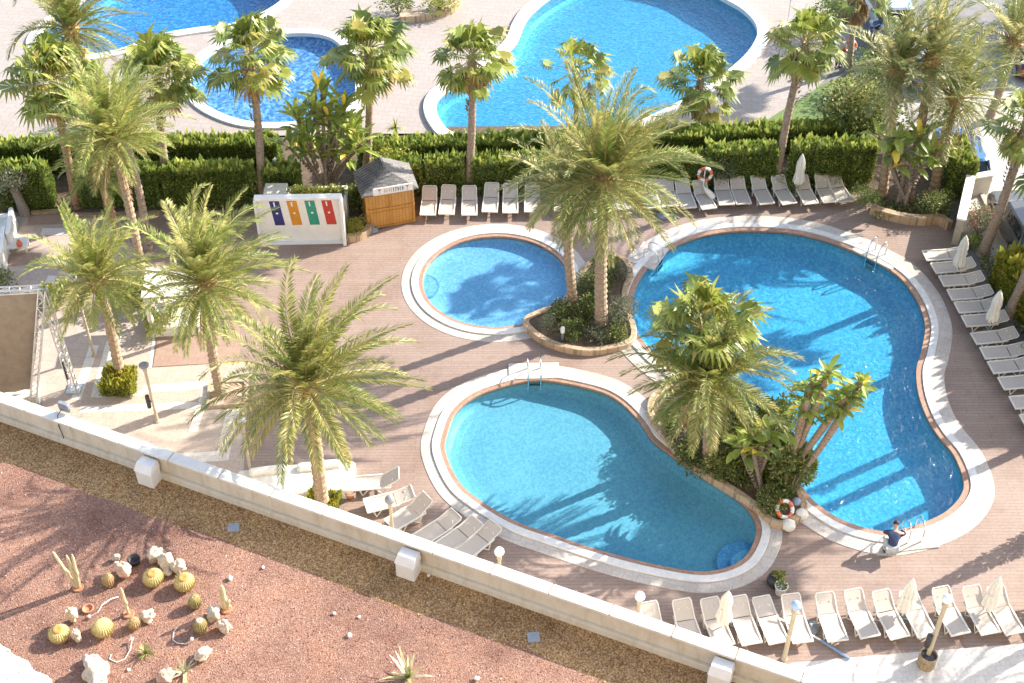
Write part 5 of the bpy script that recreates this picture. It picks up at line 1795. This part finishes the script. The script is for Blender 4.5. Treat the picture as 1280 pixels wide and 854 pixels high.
for sx in (-1, 1):
    for sy in (-1, 1):
        m = MB()
        m.box((sx * .38, sy * .28, .165), (.07, .07, .33))
        m.build('leg', white_m, root)
v = G(28, 301, .4)
m = MB()
m.lathe([(.08, 0), (.13, .08), (.12, .2), (.05, .3), (.07, .34)], 16)
tag(m.build('vase', buoy_m, None, True, G(25, 308, .395)), 'orange vase standing on the low white table', 'vase')

# box planter around a palm, earth bed of the next
hedge('square clipped lime box hedge around the palm on the plaza', G(129, 484), G(171, 483), .55, 1.25, lime_l, 77, 900, .08, 'box_hedge', 0, .6)
c = G(284, 494)
root = thing('earth_bed', 'square edged earth bed of the wide date palm on the plaza', 'planter', (c.x, c.y, 0), R(6))
m = MB()
for c_, d_ in (((0, -.62, .07), (1.5, .1, .14)), ((0, .62, .07), (1.5, .1, .14)), ((-.7, 0, .07), (.1, 1.14, .14)), ((.7, 0, .07), (.1, 1.14, .14))): m.box(c_, d_)
m.build('edging', stone_m, root)
m = MB()
m.box((0, 0, .045), (1.28, 1.12, .09))
m.build('soil', pinkrock_m, root)
hedge('small lime hedge at the foot of the nearest date palm, above the parapet', G(386, 632), G(424, 637), .5, .9, lime_l, 78, 900, .08, 'box_hedge', 0, .6)
m = MB()
m.lathe([(.13, 0), (.17, .22), (.18, .26), (.14, .26), (.01, .2)], 16)
tag(m.build('bowl_planter', terra_m, None, True, G(438, 622)), 'terracotta bowl on the deck beside the lit white lounger', 'bowl')

# stone wall by the street
a, b = G(1193, 306), G(1205, 252)
root = thing('stone_wall', 'tall pale stone wall with a white coping at the street corner', 'wall', (0, 0, 0))
d = (b - a)
L = d.length
an = math.atan2(d.y, d.x)
c = (a + b) / 2
cas = tile_mat('pale stone cladding', (0.46, 0.40, 0.32), (0.54, 0.47, 0.38), (0.36, 0.31, 0.25), 1.2, .55, R(40), .85, .02)
m = MB()
m.box((c.x, c.y, .68), (L, .3, 1.36), an)
m.build('wall_body', cas, root)
m = MB()
m.box((c.x, c.y, 1.40), (L + .08, .40, .08), an, 0, .015)
m.build('coping', white_m, root)
a2 = G(1216, 244)
root = thing('low_wall', 'low white topped wall running from the stone wall to the kerb', 'wall', (0, 0, 0))
c2 = (b + a2) / 2 + Vector((.3, .3, 0))
m = MB()
m.box((c2.x, c2.y, .5), (1.3, .28, 1.0), R(15))
m.build('wall_body', cream_m, root)
m = MB()
m.box((c2.x, c2.y, 1.04), (1.4, .36, .08), R(15), 0, .015)
m.build('coping', white_m, root)

# ------------------------------------------------------------------ cars
def car(label, px, az, paint, L=4.2, W=1.74, H=1.45, group='parked cars', suv=0.0):
    root = thing('parked_car', label, 'car', G(*px), az, group)      # local x forward
    def loop(x0, x1, hw, z, b=.3, n=4):
        pts = []
        for (cx, cy, a0) in ((x1 - b, hw - b, 0), (x0 + b, hw - b, 90), (x0 + b, -hw + b, 180), (x1 - b, -hw + b, 270)):
            for k in range(n):
                q = R(a0 + 90 * k / (n - 1))
                pts.append((cx + b * math.cos(q), cy + b * math.sin(q), z))
        return pts
    def loft(m, loops, mi=0, cap=True):
        for i in range(len(loops) - 1):
            for j in range(len(loops[0])):
                k = (j + 1) % len(loops[0])
                m.face([loops[i][j], loops[i][k], loops[i + 1][k], loops[i + 1][j]], mi)
        if cap:
            m.face(loops[-1], mi)
            m.face(loops[0][::-1], mi)
    h = L / 2
    hw = W / 2
    m = MB()
    loft(m, [loop(-h + .10, h - .12, hw - .06, .20), loop(-h, h - .03, hw, .42), loop(-h + .02, h, hw, .62), loop(-h + .05, h - .10, hw - .03, .80), loop(-h + .14, h - .45, hw - .09, .93, .35)])
    m.build('body', paint, root, True)
    m = MB()
    x0, x1 = -h + .28, h - 1.05
    loft(m, [loop(x0, x1, hw - .10, .92, .25), loop(x0 + .30, x1 - .55, hw - .22, H - .08, .25)], 0, False)
    m.build('window', glass_m, root)
    m = MB()
    loft(m, [loop(x0 + .28, x1 - .53, hw - .215, H - .09, .25), loop(x0 + .38, x1 - .68, hw - .28, H, .25)])
    rf = m.build('roof', paint, root, True)
    m = MB()
    for s in (-1, 1):
        for (xa, xb) in ((x0 + .12, x0 + .36), (0.02 - .1, 0.02 - .1), (x1 - .12, x1 - .62)):
            m.tube([(xa, s * (hw - .115), .92), (xb, s * (hw - .225), H - .07)], .04, 5)
    m.build('pillar', paint, root)
    for sx in (-1, 1):
        for sy in (-1, 1):
            m = MB()
            m.tube([(sx * L * .31, sy * (hw - .20), .31), (sx * L * .31, sy * (hw + .015), .31)], .31, 20)
            wh = m.build('wheel', tyre_m, root)
            m = MB()
            m.tube([(sx * L * .31, sy * (hw + .012), .31), (sx * L * .31, sy * (hw + .028), .31)], .19, 14)
            m.build('rim', alu_m, wh)
    for sy in (-1, 1):
        m = MB()
        m.box((-h + .035, sy * (hw - .27), .70), (.10, .36, .18), 0, 0, .02)
        m.build('tail_light', tail_m, root)
        m = MB()
        m.box((h - .10, sy * (hw - .30), .64), (.14, .36, .14), 0, 0, .02)
        m.build('headlight', globe_m, root)
        m = MB()
        m.box((h - 1.25, sy * (hw + .06), .98), (.12, .18, .13), 0, 0, .03)
        m.build('mirror', paint, root)
    m = MB()
    m.box((-h - .005, 0, .58), (.03, .52, .12))
    m.build('number_plate', white_m, root)
    return root
def paint(name, col):
    m = simple(name, col, .25, .03, 2)
    m.node_tree.nodes['Principled BSDF'].inputs['Coat Weight'].default_value = .6
    return m
blue_p, silver_p, white_p, navy_p, lb_p, red_p = (paint(*x) for x in (('blue car paint', (0.10, 0.22, 0.46)), ('graphite car paint', (0.10, 0.105, 0.11)), ('white car paint', (0.72, 0.72, 0.72)), ('navy car paint', (0.05, 0.10, 0.22)), ('pale blue car paint', (0.40, 0.52, 0.62)), ('dark red car paint', (0.12, 0.02, 0.02))))
car('light blue car parked by the rounded hedge, its red tail lights toward the pools', (1199, 208), AZ((1232, 222), (1206, 168)), blue_p)
car('dark graphite car with black windows parked by the lime topped hedge', (1273, 292), AZ((1300, 318), (1262, 250)), silver_p, 4.4, 1.8, 1.5)
car('dark car with a pale door parked behind the upper palm crowns', (1112, 66), AZ((1120, 95), (1100, 45)), navy_p, 4.3)
car('blue car parked behind the middle palm of the street trio', (1148, 92), AZ((1156, 112), (1136, 65)), blue_p, 4.1)
car('pale van parked at the top edge behind the far shrubs', (1108, 30), AZ((1116, 50), (1098, 10)), lb_p, 4.8, 1.9, 1.95)
car('dark red car at the right edge under the upper right palm', (1280, 78), AZ((1290, 100), (1266, 50)), red_p, 4.2)
# kerb between the street and the gardens
curved_kerb([(1224, 238), (1262, 312), (1340, 430), (1420, 540)], .2, .10, 'kerb', street_m)
# turquoise parasol far back
root = thing('turquoise_parasol', 'small turquoise parasol at the right end of the large back pool', 'parasol', G(984, 30))
m = MB()
m.tube([(0, 0, 0), (0, 0, 1.9)], .03, 8)
m.build('pole', white_m, root)
m = MB()
tq = simple('turquoise canvas', (0.01, 0.34, 0.36), .8)
for k in range(8):
    a, b = 2 * math.pi * k / 8, 2 * math.pi * (k + 1) / 8
    m.face([(0, 0, 2.05), (math.cos(a) * .6, math.sin(a) * .6, 1.75), (math.cos(b) * .6, math.sin(b) * .6, 1.75)])
m.build('canopy', tq, root)
# ------------------------------------------------------------------ hotel terrace
ZT, PH = 4.0, 1.05
Q0, Q1 = G(0, 490, ZT + PH), G(1040, 851, ZT + PH)
u = (Q1 - Q0)
u.z = 0
u.normalize()
nin = Vector((u.y, -u.x, 0))                 # toward the hotel
if nin.y > 0: nin = -nin
LW0, LW1 = -12.0, (Q1 - Q0).length + 10
O = Vector((Q0.x, Q0.y, 0))
def W(s, n, z): return O + u * s + nin * n + Vector((0, 0, z))
m = MB()
m.prism([W(LW0, .04, 0)[:2], W(LW1, .04, 0)[:2], (W(LW1, 0, 0).x, -12), (W(LW0, 0, 0).x, -12)], -.3, ZT - .02)
o = m.build('terrace_podium', cream_m)
tag(o, 'cream hotel podium carrying the gravel terrace', 'podium')
o['kind'] = 'structure'
wa = math.atan2(u.y, u.x)
root = thing('terrace_parapet', 'long cream parapet wall with white coping slabs between terrace and pool deck', 'parapet')
m = MB()
mid = W((LW0 + LW1) / 2, .17, ZT + PH * .46)
m.box(mid, (LW1 - LW0, .22, PH * .92), wa)
m.build('wall_body', parapet_m, root)
m = MB()
mid = W((LW0 + LW1) / 2, .34, ZT + .12)
m.box(mid, (LW1 - LW0, .14, .30), wa, 0, .03)
m.build('base_ledge', parapet_m, root)
# coping slabs, joints where the photograph shows them
s0 = (G(477, 657, ZT + PH) - Vector((Q0.x, Q0.y, ZT + PH))).dot(u)
step = ((G(1005, 839, ZT + PH) - Vector((Q0.x, Q0.y, ZT + PH))).dot(u) - s0) / 7
k = int((LW0 - s0) / step)
s = s0 + k * step
while s < LW1:
    m = MB()
    c = W(s + step / 2, .18 + .006 * math.sin(s * 7), ZT + PH * .96 + .004 * math.sin(s * 5))
    m.box(c, (step - .04, .40, PH * .08), wa, 0, .012)
    m.build('coping_slab', capstone_m, root)
    s += step
m = MB()
m.box(W((LW0 + LW1) / 2, .18, ZT + PH * .95), (LW1 - LW0, .34, PH * .05), wa)
m.build('joint_bed', stone_m, root)
def block(label, px):
    p = G(*px, ZT + .55)
    s = (p - O).dot(u)
    c = W(s, .62, ZT)
    root = thing('parapet_block', label, 'vent block', c, wa, 'white blocks against the parapet')
    m = MB()
    a, b, h = .31, .25, .86
    m.box((0, 0, h * .36), (2 * a, 2 * b, h * .72), 0, 0, .02)
    m.build('body', white_m, root)
    m = MB()
    z0, z1 = h * .72, h
    A = [(-a - .02, -b - .02, z0), (a + .02, -b - .02, z0), (a + .02, b, z0), (-a - .02, b, z0)]
    B = [(-a + .02, -b + .16, z1), (a - .02, -b + .16, z1), (a - .02, b, z1), (-a + .02, b, z1)]
    for i in range(4): m.face([A[i], A[(i + 1) % 4], B[(i + 1) % 4], B[i]])
    m.face(B)
    m.face(A[::-1])
    m.build('cap', white_m, root)
    return root
block('white block against the parapet, leftmost of three', (183, 588))
block('white block against the parapet, middle one of three', (510, 702))
block('white block against the parapet at the bottom edge', (903, 836))

# floodlight on the coping
fp = G(82, 514, ZT + PH + .05)
root = thing('floodlight', 'grey floodlight with a hanging cable clamped on the parapet', 'floodlight', fp, wa)
m = MB()
m.box((0, 0, .22), (.42, .16, .32), 0, 0, .03)
hs = m.build('housing', grey_m, root)
m = MB()
m.box((0, .085, .22), (.34, .012, .24))
m.build('lens', plate_m, hs)
m = MB()
m.tube([(-.24, 0, .22), (-.24, 0, .0), (.24, 0, .0), (.24, 0, .22)], .015, 6)
m.build('bracket', alu_m, root)
m = MB()
m.tube([(-.05, -.09, .15), (-.08, -.3, .05), (-.05, -.42, -.35), (.06, -.46, -.75), (.02, -.50, -.95)], .016, 6)
m.build('cable', dark_m, root)

# gravel
m = MB()
m.prism([W(LW0, .06, 0)[:2], W(LW1, .06, 0)[:2], (W(LW1, 0, 0).x, -11), (W(LW0, 0, 0).x, -11)], ZT - .015, ZT)
struct(m.build('gravel_ground', red_gravel_m))
def gravel_patch(name, outline, z, mat):
    m = MB()
    m.sheet([ccw(outline)], z)
    return struct(m.build(name, mat))
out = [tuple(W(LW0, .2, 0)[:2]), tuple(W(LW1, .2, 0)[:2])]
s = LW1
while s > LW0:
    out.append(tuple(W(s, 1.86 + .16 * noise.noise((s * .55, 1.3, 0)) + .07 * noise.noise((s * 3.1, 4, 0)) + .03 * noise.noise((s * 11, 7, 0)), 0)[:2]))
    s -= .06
gravel_patch('bounce_gravel', out, ZT + .004, bounce_gravel_m)  # strip in the parapet's shade, its warm bounce light painted on as brown
wc = [(0, 805), (18, 818), (34, 826), (44, 838), (60, 846), (66, 858), (60, 900), (-60, 900), (-80, 800), (-20, 796)]
loop = smooth_loop(gl(wc, ZT), 8)
loop = [(x + .05 * noise.noise((x * 9, y * 9, 1)), y + .05 * noise.noise((x * 9, y * 9, 5))) for x, y in loop]
gravel_patch('white_gravel', loop, ZT + .005, white_gravel_m)

def pebble(m, p, r, rg, mi):
    k = len(m.v)
    ax = [Vector((rg.uniform(-1, 1), rg.uniform(-1, 1), rg.uniform(-1, 1))).normalized() for _ in range(1)][0]
    b = ax.cross(Vector((0, 0, 1)))
    b = b.normalized() if b.length > .01 else Vector((1, 0, 0))
    c = ax.cross(b)
    for q in (ax * r, -ax * r, b * r * .8, -b * r * .7, c * r * .6, -c * r * .6): m.v.append(tuple(p + q))
    for t in ((0, 2, 4), (2, 1, 4), (1, 3, 4), (3, 0, 4), (2, 0, 5), (1, 2, 5), (3, 1, 5), (0, 3, 5)):
        m.f.append(tuple(k + i for i in t))
        m.m.append(mi)
peb = [simple('red stone', (0.30, 0.13, 0.09), .95, .35, 9), simple('dark red stone', (0.17, 0.075, 0.055), .95, .3, 9), simple('pink stone', (0.46, 0.27, 0.20), .95, .25, 9), simple('straw stone', (0.44, 0.31, 0.16), .95, .3, 9), simple('white stone', (0.70, 0.66, 0.60), .95, .1, 9)]
m = MB()
rg = random.Random(11)
for i in range(9000):
    px, py = rg.uniform(-20, 900), rg.uniform(520, 870)
    p = G(px, py, ZT)
    n = (p - Vector((O.x, O.y, ZT))).dot(nin)
    if n < .42 or p.z < 0: continue
    x = rg.random()
    brown = n < 1.85  # inside the strip with painted bounce light
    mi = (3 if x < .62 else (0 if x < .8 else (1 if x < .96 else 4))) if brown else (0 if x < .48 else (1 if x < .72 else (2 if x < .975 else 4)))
    r = rg.uniform(.012, .032)
    pebble(m, p + Vector((0, 0, r * .3)), r, rg, mi)
struct(m.build('gravel', peb), 'stuff')

def rock(label, px, size, seed, mat=None, squash=.75, name='rock', hole=.5):
    bm = bmesh.new()
    bmesh.ops.create_icosphere(bm, subdivisions=4, radius=1)
    o3 = Vector((seed * 3.7, seed * 1.9, seed * .7))
    for v in bm.verts:
        n = noise.fractal(v.co * 1.3 + o3, 1.0, 2.0, 4)
        c = noise.noise(v.co * 3.2 + o3 * 2)
        d = 1 + .42 * n - hole * max(0, c - .18) * 1.1
        v.co = Vector((v.co.x * size[0], v.co.y * size[1], v.co.z * size[2])) * d / 2
    zmin = min(v.co.z for v in bm.verts)
    for v in bm.verts: v.co.z -= zmin * .8
    me = bpy.data.meshes.new(name)
    bm.to_mesh(me)
    bm.free()
    me.materials.append(mat or rock_m)
    for p in me.polygons: p.use_smooth = True
    ob = bpy.data.objects.new(name, me)
    COL.objects.link(ob)
    ob.location = G(*px, ZT)
    ob.rotation_euler = (0, 0, seed * 1.1)
    return tag(ob, label, 'rock')
rock('white pitted rock at the left of the pale rock cluster behind the golden cacti', (195, 700), (.50, .42, .55), 1)
rock('white rock in the middle of the pale rock cluster behind the golden cacti', (210, 708), (.48, .45, .58), 2)
rock('white rock at the right of the cluster, touching the right golden cactus', (224, 714), (.46, .42, .50), 3)
rock('low pale rock in front of the cluster between the two golden cacti', (211, 716), (.40, .3, .28), 4)
rock('pinkish beige rock beside the brown barrel cactus', (156, 718), (.66, .42, .44), 5, pinkrock_m)
rock('small white stone above the pinkish beige rock', (146, 700), (.26, .2, .26), 6)
rock('upright white rock behind the leftmost golden cactus', (93, 777), (.34, .3, .68), 7)
rock('upright white rock in front of the leftmost golden cactus', (97, 800), (.28, .28, .56), 8)
rock('white lumpy rock right of the brown potted cactus', (186, 774), (.46, .36, .36), 9)
rock('tall white rock leaning behind the pink topped cactus', (268, 772), (.50, .36, .50), 10)
rock('white crumbling rock right of the pink topped cactus', (281, 788), (.38, .34, .46), 11)
rock('round white rock below the drip hose loop', (254, 822), (.46, .36, .36), 12)
rock('large cream rock at the bottom edge by the white gravel', (122, 848), (.95, .72, .70), 13)
rock('small white rock at the bottom edge behind the large cream rock', (111, 828), (.3, .25, .3), 14)
rock('pinkish rock at the bottom edge beside the pale star shaped agave', (208, 850), (.46, .38, .36), 15, pinkrock_m)
rock('white chunk of stone leaning on the cleft golden cactus', (133, 792), (.36, .24, .26), 16)
for i, (px, lb) in enumerate((((437, 795), 'small white stone alone in the middle of the red gravel'), ((418, 768), 'tiny white stone on the red gravel near the strip with painted bounce light'), ((449, 772), 'tiny pale stone on the red gravel, right of the other near the strip with painted bounce light'), ((288, 724), 'small white stone right of the golden cacti'), ((596, 850), 'pale stone at the bottom edge right of the variegated agave'), ((161, 838), 'tiny white stone left of the star shaped agave'), ((329, 710), 'tiny white stone at the edge of the brown strip'), ((536, 720), 'white pebble beside the middle parapet block'))):
    rock(lb, px, (.16, .13, .12) if i in (0, 3, 4) else (.10, .09, .08), 30 + i, white_m, name='stone', hole=.2)

def barrel(label, px, r, h, mats, ribs, tilt=(0, 0), crown=True, name='barrel_cactus'):
    root = thing(name, label, 'cactus', G(*px, ZT), 0)
    root.rotation_euler = (tilt[0], tilt[1], rnd.uniform(0, 6))
    m = MB()
    fn = lambda q, z: 1 - .11 * abs(math.sin(q * ribs / 2)) ** .7
    prof = [(r * .62, -.03)] + [(r * math.sin(R(a)) ** .8, h * (.5 - .5 * math.cos(R(a)))) for a in (45, 65, 85, 100, 118, 135, 150, 162, 172)] + [(.01, h * .97)]
    m.lathe(prof, ribs * 6, 0, (0, 0, 0), fn)
    m.build('body', mats[0], root, False)
    if crown:
        m = MB()
        m.lathe([(r * .52, h * .88), (r * .50, h * .965), (r * .36, h * 1.03), (r * .18, h * 1.0), (.01, h * .985)], 20, 0, (0, 0, 0), lambda q, z: 1 + .06 * math.sin(q * 9))
        m.build('woolly_crown', mats[1], root, True)
    m = MB()
    rr = random.Random(int(px[0]))
    for i in range(ribs):
        q = 2 * math.pi * (i + .0) / ribs
        for a in range(50, 150, 14):
            rad = r * math.sin(R(a)) ** .8
            z = h * (.5 - .5 * math.cos(R(a)))
            p = Vector((math.cos(q) * rad, math.sin(q) * rad, z))
            o = Vector((math.cos(q), math.sin(q), .4 - .0)).normalized()
            for _ in range(1):
                d = (o + Vector((rr.uniform(-.8, .8), rr.uniform(-.8, .8), rr.uniform(-.5, .8)))).normalized()
                m.blade(p, d, .05, d.cross(o).normalized() * .005)
    struct(m.build('spines', cactus_spine_m, root), 'stuff')
    return root
barrel('golden barrel cactus with an orange crown, left of the pair below the pale rocks', (193, 728), .32, .46, (gold_m, goldtop_m), 26)
barrel('golden barrel cactus with an orange crown, right of the pair below the pale rocks', (232, 734), .32, .48, (gold_m, goldtop_m), 26)
barrel('leftmost golden barrel cactus between two upright white rocks', (76, 798), .315, .45, (gold_m, goldtop_m), 26)
barrel('cleft golden barrel cactus with a white chunk of stone against it', (130, 791), .32, .48, (gold_m, gold_m), 26, crown=False)
barrel('small tall brown barrel cactus beside the pinkish beige rock', (137, 731), .19, .44, (ochre_m, ochre_m), 18, crown=False)
barrel('brown round cactus at the foot of the single pale column', (169, 784), .19, .38, (ochre_m, ochre_m), 18, crown=False)
barrel('dark olive barrel cactus casting a long shadow, above the pink topped one', (245, 758), .20, .46, (olive_m, olive_m), 20, crown=False)
barrel('olive barrel cactus with a pink top beside the leaning white rock', (252, 789), .205, .54, (olive_m, pinkrock_m), 20)

def columnar(label, px, stems, mat=None, name='column_cactus'):
    b = G(*px, ZT)
    root = thing(name, label, 'cactus', b)
    for i, (tx, ty, r, ox) in enumerate(stems):
        t = TOP(b, tx, ty) - b
        k = 9
        m = MB()
        n = 20
        pts = [Vector((ox, 0, -.02)).lerp(t, j / k) for j in range(k + 1)]
        pts[4] += Vector((.03, .0, 0))
        rad = [r * (1 - .12 * abs(math.sin(j * 1.7))) for j in range(k)] + [r * .35]
        m.tube(pts, rad, n)
        for q in range(len(m.v)):
            j, a = divmod(q, n)
            if a % 2: m.v[q] = tuple(pts[j] + (Vector(m.v[q]) - pts[j]) * .82)
        m.build('stem', mat or pale_cactus_m, root)
    m = MB()
    m.lathe([(.16, -.01), (.18, .03), (.16, .06), (.10, .05), (.01, .04)], 16)
    m.build('collar', terra_m, root)
    return root
columnar('pale column cactus with three stems standing apart at the upper left', (98, 735), ((66, 690, .055, -.04), (83, 694, .05, 0), (90, 693, .055, .04)))
columnar('single pale column cactus behind the brown round cactus', (161, 768), ((151, 735, .05, 0),))
columnar('short pale yellow column cactus at the right of the rocks', (283, 762), ((277, 732, .075, 0), (275, 742, .06, -.06), (286, 750, .05, .04)))

def agave(label, px, n, L, wd, mats, el, seed, droop=.25):
    r = random.Random(seed)
    root = thing('agave', label, 'succulent', G(*px, ZT))
    m = MB()
    tuft(m, (0, 0, .03), n, L, wd, r, 0, el, droop, 2)
    m.build('leaves', mats, root)
    m = MB()
    m.lathe([(wd * 1.6, -.02), (wd * 1.3, .08), (.01, .1)], 10)
    m.build('heart', mats[0], root)
    return root
agave('variegated agave with upright cream edged leaves on the red gravel', (510, 848), 20, 1.0, .055, [agave_m, agave_edge_m], (35, 88), 1, .25)
agave('pale star shaped agave at the bottom edge', (231, 842), 12, .62, .04, [agave_m, sage_l[2]], (12, 60), 2)
agave('small green tufted aloe beside the drip hose', (183, 818), 44, .36, .02, [bush_l[0], bush_l[2]], (15, 85), 3)

# empty pots, drip hoses, plates
m = MB()
m.lathe([(.14, 0), (.19, .20), (.205, .22), (.17, .22), (.15, .06), (.01, .05)], 20)
tag(m.build('empty_pot', dark_m, None, True, G(169, 704, ZT)), 'empty black pot left of the pale rock cluster', 'flower pot')
m = MB()
m.lathe([(.15, 0), (.18, .05), (.18, .07), (.14, .07), (.13, .015), (.01, .01)], 18)
tag(m.build('sunken_pot', terra_m, None, True, G(110, 762, ZT)), 'sunken terracotta pot rim in the gravel beside a drip hose', 'flower pot')
def hose(label, pts, end):
    root = thing('drip_hose', label, 'drip hose', G(*pts[0], ZT))
    o = G(*pts[0], ZT)
    m = MB()
    q = [G(x, y, ZT + z) - o for (x, y, z) in end]
    m.tube(q, .014, 6)
    m.build('hose', white_m, root)
    m = MB()
    m.lathe([(.05, 0), (.06, .04), (.04, .09), (.01, .1)], 10, 0, q[0])
    m.build('emitter', white_m, root, True)
    return root
hose('white drip hose arching left of the single column cactus', [(112, 772)], [(112, 772, .02), (122, 766, .2), (128, 756, .3), (138, 749, .25), (148, 746, .05)])
hose('white drip hose looping below the cleft golden cactus', [(165, 800)], [(165, 800, .1), (163, 812, .05), (156, 824, .03), (146, 828, .02), (137, 824, .02), (139, 818, .02)])
hose('white drip hose looping below the pink topped cactus', [(240, 800)], [(240, 800, .1), (232, 805, .05), (222, 804, .03), (216, 800, .02), (217, 790, .02), (222, 784, .02)])
for px, lb in (((292, 660), 'blue grey square cover plate on the brown strip, left of the middle block'), ((667, 797), 'blue grey square cover plate on the brown strip near the bottom edge')):
    m = MB()
    m.box((0, 0, .02), (.36, .34, .04), 0, 0, .01)
    o = m.build('cover_plate', plate_m, None, False, G(*px, ZT + .006))
    o.rotation_euler = (0, 0, wa + .5)
    tag(o, lb, 'cover plate')

# ------------------------------------------------------------------ the hotel the photograph is taken from
hotel_m = simple('warm white facade render', (0.74, 0.66, 0.54), .85, .06, .6)
root = thing('hotel_building', 'tall warm white hotel block with rows of balconies rising from the gravel terrace', 'hotel', (0, -3.5, 0))
m = MB()
m.box((0, -8, 31), (90, 16, 62))
m.build('facade', hotel_m, root)
for k in range(18):
    if 10 <= k <= 13: continue
    m = MB()
    m.box((0, .45, 6.2 + 3.1 * k), (88, .9, .22))
    m.box((0, .86, 6.75 + 3.1 * k), (88, .08, .95))
    m.build('balcony', hotel_m, root)
